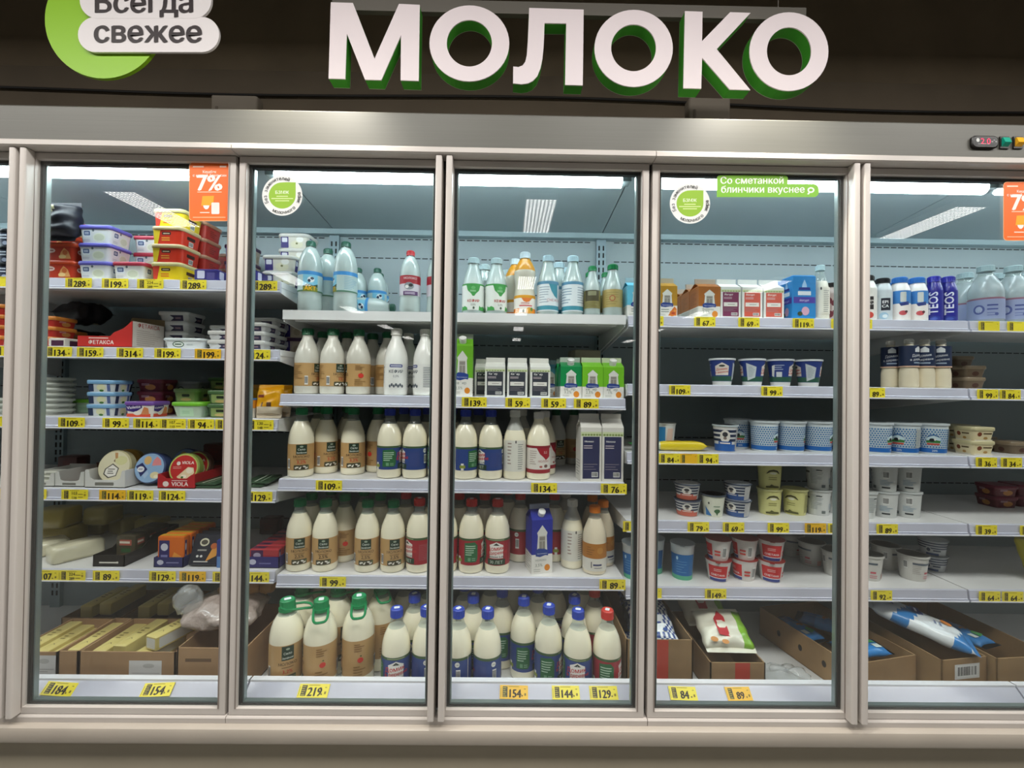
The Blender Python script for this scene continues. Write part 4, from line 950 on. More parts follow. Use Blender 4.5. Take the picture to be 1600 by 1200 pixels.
def t_redpic(s, hx, h):
    s.ell(-hx*.55, h*.66, hx*.38, h*.16, '#e4c8c0', 14); s.lines(-hx*.8, h*.6, -hx*.3, h*.72, 1, '#8a3a34', .5); s.poly([(hx*.05, h*.15), (hx*.9, h*.15), (hx*.75, h*.6), (hx*.45, h*.85), (hx*.2, h*.55)], '#d99a5a'); s.ell(hx*.5, h*.55, hx*.18, h*.16, '#c4622c', 12); s.ell(hx*.3, h*.28, hx*.26, h*.12, '#e8c88a', 12)
def t_viol(c2, txt=None):
    def g(s, hx, h):
        s.poly([(-hx, h*.04), (-hx*.72, h*.04), (-hx*.45, h*.96), (-hx, h*.96)], c2); s.pill(-hx*.35, h*.62, hx*.35, h*.80, .003, '#3a1c14'); s.lines(-hx*.26, h*.67, hx*.24, h*.75, 1, '#d8c8a0', .6)
        s.lines(-hx*.4, h*.22, hx*.3, h*.5, 2, '#e8b23a' if c2 == '#e6c81c' else '#d8641c', .45)
    return g
def t_violside(s, hx, h): s.pill(-hx*.6, h*.5, hx*.5, h*.72, .003, '#3a1c14'); s.bars(-hx*.3, h*.1, hx*.3, h*.42)
def t_redside(s, hx, h): s.lines(-hx*.5, h*.25, hx*.5, h*.75, 4, '#6a1c18', .4)
def t_ricotta(s, hx, h):
    s.pill(-hx*.95, h*.08, -hx*.35, h*.95, .002, '#3c3478'); s.pill(-hx*.86, h*.52, -hx*.44, h*.86, .003, '#d8d8e2'); s.ell(hx*.3, h*.35, hx*.5, h*.3, '#e0dcc0', 18); s.ell(hx*.55, h*.72, hx*.3, h*.22, '#efeee8', 14); s.ell(hx*.3, h*.42, hx*.1, h*.08, '#7a7a4a', 8)
def t_oval(s, hx, h):
    s.ell(-hx*.28, h*.48, hx*.34, h*.34, '#27503c', 18); s.ell(-hx*.28, h*.48, hx*.29, h*.26, '#e0e8e0', 16); s.lines(-hx*.48, h*.38, -hx*.1, h*.58, 1, '#27503c', .6); s.lines(hx*.2, h*.36, hx*.6, h*.56, 2, '#9aa8a8', .4)
def t_navyband(s, hx, h):
    s.rect(-hx*.2, h*.12, hx*.85, h*.88, '#34304e'); s.poly([(-hx*.9, h*.2), (-hx*.2, h*.12), (hx*.1, h*.5), (-hx*.2, h*.8)], '#cfd2d4'); s.lines(hx*.2, h*.35, hx*.7, h*.62, 2, '#b99aa0', .45)
def t_bluesm(s, hx, h):
    s.rect(-hx*.98, h*.08, -hx*.55, h*.96, '#2c3a5a'); s.ell(hx*.1, h*.5, hx*.4, h*.34, '#dfe0b8', 14); s.ell(hx*.12, h*.18, hx*.2, h*.12, '#4a7a3a', 10); s.rect(hx*.62, h*.1, hx*.9, h*.9, '#5a6a9a')
def t_violette(s, hx, h):
    s.rect(-hx, 0, hx, h*.26, '#e2553c'); s.poly([(-hx, h*.5), (-hx*.3, h*.36), (hx*.35, h*.74), (hx*.3, h*.98), (-hx, h*.98)], '#3f2c7e'); s.text(-hx*.35, h*.66, .012, 'Violette', '#f2eef6', .02, width=hx*1.15, rot=.12); s.ell(-hx*.1, h*.3, hx*.34, h*.16, '#efe9e0', 12); s.poly([(hx*.2, h*.2), (hx*.9, h*.2), (hx*.85, h*.7), (hx*.5, h*.8)], '#d98a5a')
def t_greenclear(s, hx, h): s.pill(-hx*.6, h*.1, hx*.6, h*.75, .003, '#bfe0c0'); s.lines(-hx*.4, h*.3, hx*.3, h*.55, 2, '#9ac4a0', .4)
def t_greenlab(s, hx, h): s.pill(-hx*.8, h*.1, hx*.8, h*.9, .003, '#8aa060'); s.pill(-hx*.35, h*.5, hx*.35, h*.74, .003, '#1f2a1c'); s.ell(0, h*.25, hx*.5, h*.14, '#c4b070', 12)
def t_plum(s, hx, h): s.ell(hx*.1, h*.45, hx*.5, h*.3, '#c88a4a', 12); s.lines(-hx*.7, h*.6, hx*.1, h*.85, 2, '#d8b8c4', .4)
def t_purplebox(s, hx, h):
    s.rect(-hx*.98, h*.06, -hx*.1, h*.94, '#3a2f80'); s.pill(-hx*.85, h*.5, -hx*.25, h*.88, .003, '#d4d4e2'); s.poly([(-hx*.1, h*.06), (hx*.95, h*.06), (hx*.95, h*.9), (hx*.2, h*.9)], '#cfc0ae'); s.ell(hx*.5, h*.4, hx*.3, h*.24, '#b9a890', 12)
def t_darkjar(s, hx, h): s.lines(-hx*.7, h*.45, hx*.7, h*.85, 2, '#c4c8d4', .45); s.ell(hx*.3, h*.2, hx*.4, h*.14, '#9aa0b4', 12)
def t_round(s, hx, h): s.lines(-hx*.8, h*.3, hx*.5, h*.7, 1, '#8d928c', .5)
K['t_purple'] = tub('white tub with violet-blue lid', .118, .100, .066, '#dcdde0', '#6a66c4', t_mild('#dcdde0'))
K['t_pink'] = tub('white tub with rose red lid', .118, .100, .066, '#dcdad8', '#b83a50', t_mild('#dcdad8'))
K['t_bluelid'] = tub('white tub with cobalt blue lid', .118, .100, .066, '#c4c8d4', '#3a56b0', t_mild('#c4c8d4'))
K['t_red'] = tub('red-orange tub with food picture', .122, .100, .066, '#b5361f', '#c2431f', t_redpic)
K['t_yel'] = tub('yellow processed cheese tub with red corner', .114, .110, .066, '#e6c81c', '#cfc48a', t_viol('#d2402c'), t_violside, r=.018)
K['t_redy'] = tub('red processed cheese tub with yellow corner', .114, .110, .066, '#d2341c', '#cfb98a', t_viol('#e6c81c'), t_violside, r=.018)
K['t_redback'] = tub('red processed cheese tub turned side on', .114, .110, .066, '#a82a20', '#a87a60', t_redside, r=.018)
K['t_ricotta'] = tub('cream tub with violet square and white lid', .128, .105, .062, '#d8d4c8', '#cfcec8', t_ricotta, r=.022)
K['t_pbox'] = tub('violet and cream tub with dark lid', .112, .090, .070, '#c4b4a8', '#4a2a50', t_purplebox)
K['t_navy'] = tub('white tub with navy oblique band', .118, .115, .040, '#d4d6d4', '#d9dad8', t_navyband, r=.016)
K['t_oval'] = tub('white tub with dark green oval mark', .148, .100, .038, '#dde2e4', '#d4dadc', t_oval, r=.016, lidh=.006)
K['t_flat'] = tub('flat white tub with dark label', .100, .100, .034, '#c8c8c8', '#cfcfcc', t_navyband, r=.012)
K['t_blue'] = tub('small white tub with light blue lid', .100, .088, .044, '#d4dadc', '#7fb0d8', t_bluesm)
K['t_bluedk'] = tub('small blue tub coloured darker for shade', .100, .088, .044, '#3a4258', '#4a5a80', t_bluesm)  # darker copy of the blue-lidded tub, shade mixed into its colours
K['t_violet'] = tub('orange and white tub with violet lid', .104, .092, .056, '#e6e0da', '#7a52a8', t_violette)
K['t_plum'] = tub('plum red tub with pie picture', .100, .090, .046, '#6a2430', '#7a3040', t_plum)
K['t_greenclear'] = tub('clear tub with bright green lid', .110, .096, .056, '#b9ccb8', '#7cc63a', t_greenclear, taper=.80)
K['t_green'] = tub('mossy green tub with black mark', .100, .090, .052, '#7a9a58', '#8aa868', t_greenlab)
K['t_forest'] = tub('green tub coloured darker for shade', .100, .090, .050, '#3f5a38', '#4a6a42', t_greenlab)  # darker version of the green tub, its shade held in the paint
K['t_greytub'] = tub('grey-white tub with dark oval and text', .110, .090, .066, '#b4bab8', '#a8b0b0', t_oval)
K['t_stackwhite'] = tub('flat white tray of dim stack', .120, .110, .020, '#b9bcb4', '#c4c8c0', t_round, lidh=.006, r=.03)
K['t_jar'] = tub('dark navy jar with pale print', .070, .070, .062, '#2c3448', '#14181e', t_darkjar, r=.03)
K['t_orange'] = tub('red tub with orange lid', .105, .095, .038, '#b8342c', '#dc8a3c', t_plum)
K['t_yoglow'] = tub('cream dessert tub with script name and nuts', .088, .085, .052, '#dccfa8', '#cfc69c', lambda s, hx, h: (s.lines(hx*-.1, h*.55, hx*.85, h*.75, 1, '#5a4a30', .6), s.ell(-hx*.5, h*.6, hx*.26, h*.2, '#7a4028', 10), s.ell(hx*.2, h*.25, hx*.24, h*.12, '#b08a50', 10), s.rect(-hx, 0, hx, h*.12, '#e2dccb')), taper=.84)
K['t_yogbrown'] = tub('dessert tub coloured dark brown for shade', .088, .085, .046, '#6a5a48', '#8a7a64', lambda s, hx, h: s.ell(0, h*.4, hx*.4, h*.25, '#4a2a20', 12), taper=.84)  # dimness of the shelf back is put into the brown

# ---- flat packs, boxes, trays, bags, cheeses
def pack(desc, w, d, h, col, design=None, name='cheese_pack', cat='package', top=None, bev=.004):
    b = MB(); hx, hy = w/2, d/2
    b.loft([rrect(hx-bev, hy-bev, bev, 0, 2), rrect(hx, hy, bev, bev, 2), rrect(hx, hy, bev, h-bev, 2), rrect(hx-bev, hy-bev, bev, h, 2)], C(col, .35, bump=.15, scale=40))
    parts = [('pack_body', b.mesh('pack_body', 40), None)]
    if design or top:
        b = MB()
        if design:
            for f, q in ((ffront(hy), hx), (fright(hx), hy), (fleft(hx), hy)): design(Sheet(b, f), q-bev, h)
        if top: top(Sheet(b, ftop(h)), hx-bev, hy-bev)
        parts.append(('label', b.mesh('label'), None))
    return Kind(name, cat, desc, parts, h)
def box_open(w, d, h, col='#a5835f', t=.004, cut=None):
    """open cardboard carton; cut lowers the front wall"""
    b = MB(); m = C(col, .75, noise=.08, scale=18, bump=.08); hx, hy = w/2, d/2; hf = cut if cut else h
    b.box(-hx, hx, -hy, hy, 0, t, m); b.box(-hx, hx, -hy, -hy+t, 0, hf, m); b.box(-hx, hx, hy-t, hy, 0, h, m)
    P = [(-hy, 0), (hy, 0), (hy, h), (-hy+.03, h), (-hy, hf)]
    for x in (-hx, hx-t): b.prism(P, x, x+t, m, fn=lambda y, z, x_: (x_, y, z))
    return b
def pillow(w, l, t, cols, rn, n=18, wrinkle=.15, crimp=.012):
    """sealed bag lying flat: w across x, l along y; cols(u,v) -> material, u,v in -1..1"""
    b = MB(); V = {}
    ph = [rn.random()*6 for _ in range(6)]
    def zz(u, v, top):
        e = max(0, (1-abs(u)**3.2))**.55*max(0, (1-abs(v)**5))**.5
        wv = 1+wrinkle*(math.sin(u*7+ph[0]+v*3)*.5+math.sin(v*9+ph[1]-u*4)*.5)
        return (t*.5+(t*.5 if top else -t*.5)*e*wv)
    def P(u, v, top):
        sh = 1-.10*(1-abs(u)**2)*(abs(v)**6); k = 1+.03*math.sin(v*8+ph[2])
        return (u*w/2*k, v*l/2*sh, zz(u, v, top))
    for top in (1, 0):
        vs = [P(-1+2*i/n, -1+2*j/n, top) for j in range(n+1) for i in range(n+1)]
        for j in range(n):
            for i in range(n):
                q = [j*(n+1)+i, j*(n+1)+i+1, (j+1)*(n+1)+i+1, (j+1)*(n+1)+i]
                if not top: q = q[::-1]
                m = cols(-1+2*(i+.5)/n, -1+2*(j+.5)/n)
                b.add([vs[k] for k in q], [(0, 1, 2, 3)], m)
    for v in (-1, 1):
        y = v*l/2*.9
        b.add([(-w/2, y, t*.5), (w/2, y, t*.5), (w/2*.97, y+v*(crimp+l*.05), t*.5+.002), (-w/2*.97, y+v*(crimp+l*.05), t*.5-.002)], [(0, 1, 2, 3), (3, 2, 1, 0)], cols(0, v))
    return b
def weld(me):
    import bmesh
    bm = bmesh.new(); bm.from_mesh(me); bmesh.ops.remove_doubles(bm, verts=bm.verts, dist=.0002); bm.to_mesh(me); bm.free(); return me
def bagkind(desc, w, l, t, cols, seed, name='food_bag', cat='bag', design=None, **kw):
    rn = random.Random(seed); me = weld(pillow(w, l, t, cols, rn, **kw).mesh('bag_body')); me.polygons.foreach_set('use_smooth', [True]*len(me.polygons))
    parts = [('bag_body', me, None)]
    if design:
        b = MB(); design(Sheet(b, ftop(t*1.04))); parts.append(('label', b.mesh('label'), None))
    return Kind(name, cat, desc, parts, t)

# ------------------------------------------------------------------ products: places
K['pet1'] = bottle('litre bottle with blue cow label', .0380, .214, 'pet', .90, MILKY, '#1d5a48', (.27, .55), ('#b9cfcf', d_cow), caph=.085)
NTHS = ['top', 'second', 'third', 'fourth', 'fifth']
BAYW = {'L': 'cheese', 'M': 'milk', 'R': 'yogurt'}
def half(k):
    if not hasattr(k, 'hy'):
        v = [q.co for nm, me, par in k.parts if nm != 'handle' for q in me.vertices]; k.hy = max(abs(q.y) for q in v); k.hx = max(abs(q.x) for q in v)
        if k.name in ('milk_bottle', 'yogurt_bottle'): k.hx = k.hy = max(k.hx, k.hy)
    return k.hy
def on(k, bay, n, px, dy=0., rz=0., dz=0., left=False, extra='', x=None, desc=None, tilt=None, body=None, nobody=False):
    """stand goods on a shelf (n = 0..) or the deck (n = -1); px = pixel column of its middle (or of its front left edge)"""
    k = K[k] if isinstance(k, str) else k; hy = half(k)
    z = (DECK_Z if n < 0 else SH[bay][n])+dz+.0004
    y = (.142 if n < 0 else YF+.010)+hy+dy
    half(k)
    if x is None: x = xat(px, z+k.h/2, y-hy)+k.hx if left else xat(px, z+k.h/2, y)
    row = 'front row' if dy < .045 else 'back row'
    lvl = f'{BAYW[bay]} deck' if n < 0 else f'{NTHS[n]} {BAYW[bay]} shelf'
    turned = facing(k, rz)
    lab = f'{desc or k.desc}{extra}{turned}, {row}, {lvl}'
    if len(lab.split()) > 16: lab = f'{desc or k.desc}{extra}, {row}, {lvl}'
    if len(lab.split()) > 16: lab = f'{desc or k.desc}{extra}, {lvl}'
    lo, hi = BAYX[bay]                     # keep clear of the end brackets of the bay
    if bay == 'R' and x > BAY[4]: lo, hi = BAY[4], BAY[5]
    if bay == 'L' and x < BAY[1]: lo, hi = BAY[0], BAY[1]
    if not tilt: x = min(max(x, lo+k.hx+.004), hi-k.hx-.004)
    if k.name in ('milk_bottle', 'yogurt_bottle', 'yogurt_cup') and not tilt: rz -= math.degrees(math.atan2(x, y+1.31))   # turns were read off the photograph relative to the line of sight
    o = put(k, x, y, z, rz, f'{row}, {lvl}', lab, tilt)
    if not tilt and not nobody:
        rnd = k.name in ('milk_bottle', 'yogurt_bottle', 'yogurt_cup')
        ca, sa = abs(math.cos(math.radians(rz))), abs(math.sin(math.radians(rz))); ex, ey = (k.hx, hy) if rnd else (k.hx*ca+hy*sa, k.hx*sa+hy*ca)
        if body is not None: body['o'].append(o); body['z1'] = z+k.h; body['hx'] = max(body['hx'], ex+.0006); body['hy'] = max(body['hy'], ey+.0006)
        else:
            BODIES.append(dict(o=[o], x=x, y=y, z0=z, z1=z+k.h, hx=ex+.0006, hy=ey+.0006, rnd=rnd, fix=False, d=desc or k.desc, front=dy < .03, lo=lo, hi=hi, deck=n < 0))
    return x
BAYX = {'L': (BAY[1], BAY[2]), 'M': (BAY[2], BAY[3]), 'R': (BAY[3], BAY[4])}
BODIES = []
def keep_clear(x0, x1, y0, y1, z0, z1):
    BODIES.append(dict(o=[], x=(x0+x1)/2, y=(y0+y1)/2, z0=z0, z1=z1, hx=(x1-x0)/2, hy=(y1-y0)/2, rnd=False, fix=True, front=True, lo=-9, hi=9, deck=False))
def settle():
    """push goods apart until nothing on a shelf overlaps; goods behind give way to goods in front"""
    BK = BACK-.022
    for it in range(400):
        worst = 0
        for i, a in enumerate(BODIES):
            for c in BODIES[i+1:]:
                if a['z1'] <= c['z0']+.002 or c['z1'] <= a['z0']+.002: continue
                dx, dy = c['x']-a['x'], c['y']-a['y']
                if a['rnd'] and c['rnd']:
                    R = a['hx']+c['hx']; d2 = dx*dx+dy*dy
                    if d2 >= R*R: continue
                    px = R-abs(dx) if abs(dy) < 1e-6 else (math.sqrt(max(0, R*R-dy*dy))-abs(dx)); py = math.sqrt(max(0, R*R-dx*dx))-abs(dy)
                else:
                    px = a['hx']+c['hx']-abs(dx); py = a['hy']+c['hy']-abs(dy)
                    if px <= 0 or py <= 0: continue
                pen = min(px, py)
                if pen < .0003: continue
                worst = max(worst, pen)
                back, frnt = (c, a) if (c['y'], c['x']) >= (a['y'], a['x']) else (a, c)
                both_front = a['front'] and c['front']
                if back['fix']: back, frnt = frnt, back
                if a['fix'] and c['fix']: continue
                if (both_front and px < .03) or (px < py and px < .008) or back['y']+back['hy']+py*.5 > BK:
                    sg = 1 if dx >= 0 else -1
                    ka, kc = (0, 1) if a['fix'] else ((1, 0) if c['fix'] else (.5, .5))
                    a['x'] -= sg*px*ka; c['x'] += sg*px*kc
                elif back['y'] >= frnt['y']: back['y'] += py+.0002
                else: back['y'] = frnt['y']+frnt['hy']+back['hy']+.0005
        for q in BODIES:
            if q['fix']: continue
            q['x'] = min(max(q['x'], q['lo']+q['hx']+.003), q['hi']-q['hx']-.003); q['y'] = min(q['y'], BK-q['hy'])
        if worst < .0004: break
    drop = []
    for i, a in enumerate(BODIES):          # a back-row thing that found no room is left out
        for c in BODIES[i+1:]:
            if a['z1'] <= c['z0']+.002 or c['z1'] <= a['z0']+.002: continue
            dx, dy = c['x']-a['x'], c['y']-a['y']
            over = (dx*dx+dy*dy < (a['hx']+c['hx']-.004)**2) if a['rnd'] and c['rnd'] else (abs(dx) < a['hx']+c['hx']-.004 and abs(dy) < a['hy']+c['hy']-.004)
            if over:
                b_ = c if c['y'] >= a['y'] else a
                if b_ not in drop and not b_['front']: drop.append(b_)
    for q in BODIES:
        if q['fix']: continue
        if q in drop:
            for o in q['o']:
                for ch in list(o.children_recursive): bpy.data.objects.remove(ch)
                bpy.data.objects.remove(o)
            continue
        b0 = q['o'][0]; ddx, ddy = q['x']-b0.location.x, q['y']-b0.location.y
        for o in q['o']: o.location.x += ddx; o.location.y += ddy
    print('settle', it, worst, 'left out', len(drop))
def facing(k, rz):
    """which side of its label a turned bottle or cup shows"""
    if k.name not in ('milk_bottle', 'yogurt_bottle', 'yogurt_cup') or abs(rz) <= 45: return ''
    if 'farmhouse label' in k.desc: return ' green panel forward' if 0 < rz < 116 else (' plain panel forward' if -116 < rz < 0 else ' badge side forward')
    if 'kraft' in k.desc: return ' apple side forward' if rz < 0 else ' print side forward'
    return ' print side forward' if rz > 0 else ' bar-code side forward'
STK = {1: [''], 2: [' at stack bottom', ' on stack top'], 3: [' at stack bottom', ' mid-stack', ' on stack top'], 4: [' at stack bottom', ' second in stack', ' third in stack', ' on stack top']}
def stack(ks, bay, n, px, dy=0., rz=0., left=False, x=None, jit=.002, rzs=None):
    dz = 0; out = x; rn = random.Random(int(px)+n)
    for i, k in enumerate(ks):
        kk = K[k] if isinstance(k, str) else k
        w = STK[len(ks)][i] if len(ks) in STK else (' '+('lowest', 'second lowest', 'third lowest', 'fourth up', 'third from top', 'second from top', 'topmost')[i])
        r = on(kk, bay, n, px, dy+(rn.random()-.5)*jit, (rzs[i] if rzs else rz)+(rn.random()-.5)*2, dz, left, w, out, body=BODIES[-1] if i else None)
        if out is None: out = r
        dz += kk.h
    return out

# milk bay, top shelf
for px, dy, rz in ((485, 0, 0), (512, .085, -60), (540, 0, -80)): on('pet', 'M', 0, px, dy, rz)
for px, dy, rz in ((509, .19, 40), (560, .17, 30), (582, .12, 10), (590, .22, 70)): on('pet1', 'M', 0, px, dy, rz)
k = K['pet1']; zz = SH['M'][0]; xx = xat(617, zz+.04, .41)
keep_clear(xx-.215, xx, .371, .451, zz, zz+.08)
put(k, xx-.214, .411, zz, 0, '', 'litre cow-label bottle lying on its side on the top milk shelf', (0, math.pi/2))
for px, dy in ((641, 0), (683, .01)): on('petred', 'M', 0, px, dy, 0 if px < 650 else 30)
for px, dy, rz in ((740, 0, 0), (775, 0, 22), (757, .085, 60), (791, .085, 60)): on('kefir', 'M', 0, px, dy, rz)
on('peach', 'M', 0, 820, 0, 0); on('peach', 'M', 0, 805, .085, 30)
for px, dy, rz in ((856, 0, 0), (895, 0, 75), (873, .085, 60), (890, .085, 60)): on('teal', 'M', 0, px, dy, rz)
on('olived', 'M', 0, 925, 0, 0); on('olive', 'M', 0, 957, 0, 0); on('olived', 'M', 0, 946, .085, 60); on('olived', 'M', 0, 921, .085, 30)
# second shelf
for px, dy, rz in ((481, 0, 55), (520, 0, 40), (562, .01, -88), (597, .015, 60), (506, .095, 20), (541, .095, -10), (578, .10, 60)): on('kraftmat', 'M', 1, px, dy, rz)
for px, dy, rz in ((619, -.004, 0), (634, .095, 10), (664, .005, -70)): on('white', 'M', 1, px, dy, rz)
on('c_green', 'M', 1, 724, 0, 2)
for px, dy in ((774, .006), (757, .085), (808, .004), (842, .004)): on('c_kefir', 'M', 1, px, dy, {842: 4}.get(px, 0))
on('c_dkgreen', 'M', 1, 900, .004); on('c_lime', 'M', 1, 932, .002); on('c_limecap', 'M', 1, 962, .002); on('c_dkgreen', 'M', 1, 884, .09); on('c_sky', 'M', 1, 862, .12)
crate = pack('beige cardboard box with a finger hole', .115, .10, .20, '#b4aa90', lambda s, hx, h: s.ell(hx*.3, h*.72, .007, .007, '#2a261e', 10), name='cardboard_box', cat='box')
on(crate, 'M', 1, 912, .26, 10)
# third shelf
for px, dy, rz in ((458, 0, 2), (497, 0, 26), (521, .10, -150), (552, .055, 4), (584, .055, -140), (476, .10, 20), (545, .16, 30), (603, .16, 50)): on('kraft', 'M', 2, px, dy, rz)
for px, dy, rz in ((612, 0, 83), (650, 0, -83), (688, 0, 10), (728, -.002, 128), (766, 0, -62), (631, .10, 90), (668, .10, 20), (706, .10, 60), (747, .10, 100)): on('blue', 'M', 2, px, dy, rz)
on('plain', 'M', 2, 803, .005); on('plain', 'M', 2, 815, .10, 90); on('redwhite', 'M', 2, 838, .005); on('redwhite', 'M', 2, 851, .10, 40)
on('kraftmat', 'M', 2, 873, .30, 30); on('kraftmat', 'M', 2, 892, .34, -90)
on('c_milk', 'M', 2, 921, .0, 4); on('c_milk', 'M', 2, 956, .0)
# fourth shelf
for px, dy, rz in ((466, 0, 0), (505, 0, -8), (578, 0, -6), (613, 0, 8), (538, .085, -95), (561, .11, 20), (486, .095, 30), (512, .15, 60), (594, .10, 30)): on('kraft25', 'M', 3, px, dy, rz)
for px, dy, rz in ((653, 0, -62), (699, .0, -150), (735, 0, 83), (775, 0, -4), (813, .085, -150), (867, .09, 150), (634, .10, 0), (676, .10, 60), (717, .10, 90), (757, .10, 20), (793, .19, 60)): on('red', 'M', 3, px, dy, rz)
on('c_blue', 'M', 3, 842, .008, 14); on('plain', 'M', 3, 894, .05, 15); on('plain', 'M', 3, 886, .15, 60)
on('amber', 'M', 3, 929, 0, 0); on('amber', 'M', 3, 958, .07, 30); on('amber', 'M', 3, 930, .10, 60)
# deck
for px, dy, rz in ((449, 0, 4), (500, 0, -92), (472, .115, 10), (527, .11, 30), (560, .03, -92), (592, .11, -80), (538, .225, 0), (500, .23, 10), (574, .225, 20)): on('big', 'M', -1, px, dy, rz)
for px, dy, rz in ((624, 0, 0), (661, .01, -135), (647, .105, -150), (717, 0, -135), (760, 0, -108), (739, .105, 83), (784, .10, 83), (818, .09, 83), (857, .03, 80), (904, 0, 0), (897, .105, 60), (693, .11, 0), (840, .19, 0), (870, .19, 0), (800, .2, 60), (765, .2, 60), (725, .2, 30), (630, .21, 0), (668, .21, 30)): on('blue14', 'M', -1, px, dy, rz)
on('red14', 'M', -1, 947, 0, 83); on('red14', 'M', -1, 933, .105, 30); on('red14', 'M', -1, 917, .20, 30)

# yogurt bay, top shelf
on('c_sky', 'R', 0, 987, 0); on('c_gold', 'R', 0, 1037, 0)
xb = on('c_brown', 'R', 0, 1101, 0)
for i in range(3): on('c_brown', 'R', 0, 1101, .084*(i+1), x=xb)
on('c_plum', 'R', 0, 1134, .0); on('c_coral', 'R', 0, 1167, 0); on('c_coral', 'R', 0, 1200, 0)
on('c_plum', 'R', 0, 1130, .08); on('c_coral', 'R', 0, 1160, .08)
def bluebox(s, hx, h):
    s.rect(-hx, h*.36, hx, h*.50, '#4a3a9a'); s.poly([(-hx*.25, h*.68), (hx*.25, h*.68), (hx*.2, h*.78), (0, h*.90), (-hx*.2, h*.78)], '#9fc4e4'); s.poly([(-hx*.55, h*.66), (hx*.55, h*.66), (hx*.5, h*.72), (-hx*.5, h*.72)], '#26308a')
    s.rect(-hx*.6, h*.54, hx*.6, h*.63, '#dce4ea'); s.ell(hx*.1, h*.18, hx*.36, h*.10, '#d8a8c0', 14); s.ell(-hx*.4, h*.12, hx*.24, h*.05, '#3a4a2a', 10); s.text(0, h*.40, .011, 'йогурт', '#dcd4ee', .0)
K['bluebox'] = pack('bright blue yogurt box with fruit picture', .088, .070, .162, '#2f86c8', bluebox, name='yogurt_box', cat='box')
on('bluebox', 'R', 0, 1247, .0); on('bluebox', 'R', 0, 1213, .085)
on('vial', 'R', 0, 1281, -.002); on('cherry', 'R', 0, 1302, .02); on('blacky', 'R', 0, 1322, .02)
on('passion', 'R', 0, 1358, 0, 0); on('passion', 'R', 0, 1368, .075, 60); on('epica', 'R', 0, 1383, .004, 0); on('drink', 'R', 0, 1399, .08, 20)
on('drink', 'R', 0, 1412, 0, 8); on('drink', 'R', 0, 1439, 0, 8); on('teos', 'R', 0, 1463, 0, 0); on('teos', 'R', 0, 1486, .0, 10)
for px, dy in ((1514, .09), (1543, .004), (1583, .0), (1556, .11), (1590, .12), (1622, 0)): on('ghost', 'R', 0, px, dy, 0 if dy < .05 else 50)
# second shelf
for px, rz in ((1128, 0), (1175, -85), (1219, 80), (1263, -70)): on('u_home', 'R', 1, px, .02, rz)
for px, dy, rz in ((1396, .045, 10), (1421, .0, 60), (1444, .0, 0), (1470, .0, 0)): on('navy', 'R', 1, px, dy, rz)
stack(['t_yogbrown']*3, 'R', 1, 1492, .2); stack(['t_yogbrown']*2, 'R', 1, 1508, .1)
# third shelf
on('u_bluecup', 'R', 2, 1037, .05)
YEL = C('#e6cf2c', .3, coat=.3); GRN = C('#3f8f4a', .3, coat=.3); PALE = C('#d9e4c4', .3, coat=.3)
K['tube_y'] = bagkind('yellow foil roll pack of curd snacks', .034, .20, .034, lambda u, v: YEL if v > -.8 else PALE, 3, name='snack_pack', cat='package', wrinkle=.05, design=lambda s: (s.rect(-.008, -.05, .008, .0, '#c8a83a'), s.lines(-.006, .02, .006, .06, 2, '#8a7a2a')))
K['tube_g'] = bagkind('green foil roll pack with yellow stamp', .044, .07, .050, lambda u, v: GRN, 4, name='snack_pack', cat='package', wrinkle=.08, design=lambda s: s.poly([(-.016, -.02), (.016, -.026), (.018, .02), (-.014, .026)], '#d8d040'))
on('tube_y', 'R', 2, 1062, -.078, -90, .002, nobody=True); on('tube_g', 'R', 2, 1003, -.02, 90, .002, nobody=True)
on('u_stripe', 'R', 2, 1133, .0, 0)
for px, dy, rz in ((1163, .055, 10), (1201, .02, 70), (1238, .02, 88), (1276, .02, 80), (1312, .02, -40), (1369, 0, 70), (1412, 0, -22), (1455, 0, 8)): on('u_check', 'R', 2, px, dy, rz)
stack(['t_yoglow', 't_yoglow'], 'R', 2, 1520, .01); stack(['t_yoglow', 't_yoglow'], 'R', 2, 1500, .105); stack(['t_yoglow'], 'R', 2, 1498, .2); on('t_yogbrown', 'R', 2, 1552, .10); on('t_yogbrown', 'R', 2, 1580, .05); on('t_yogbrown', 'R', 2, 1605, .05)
# fourth shelf
stack(['u_stripered', 'u_stripered'], 'R', 3, 1075, .02, jit=.006); on('u_cream', 'R', 3, 1113, .015); stack(['u_stripeblue']*2, 'R', 3, 1152, .015, -30)
stack(['u_yellow', 'u_yellow'], 'R', 3, 1202, .05, 20); on('u_yellow', 'R', 3, 1243, .05, -18); stack(['u_grey', 'u_grey'], 'R', 3, 1279, .05); stack(['u_grey', 'u_grey'], 'R', 3, 1312, .05, 30)
on('u_grey', 'R', 3, 1349, .02, 60); stack(['u_grey', 'u_grey'], 'R', 3, 1382, .03, -80); stack(['u_grey', 'u_grey'], 'R', 3, 1418, .03, -80)
stack(['t_plum', 't_plum'], 'R', 3, 1556, .2); stack(['t_plum', 't_plum'], 'R', 3, 1592, .22)
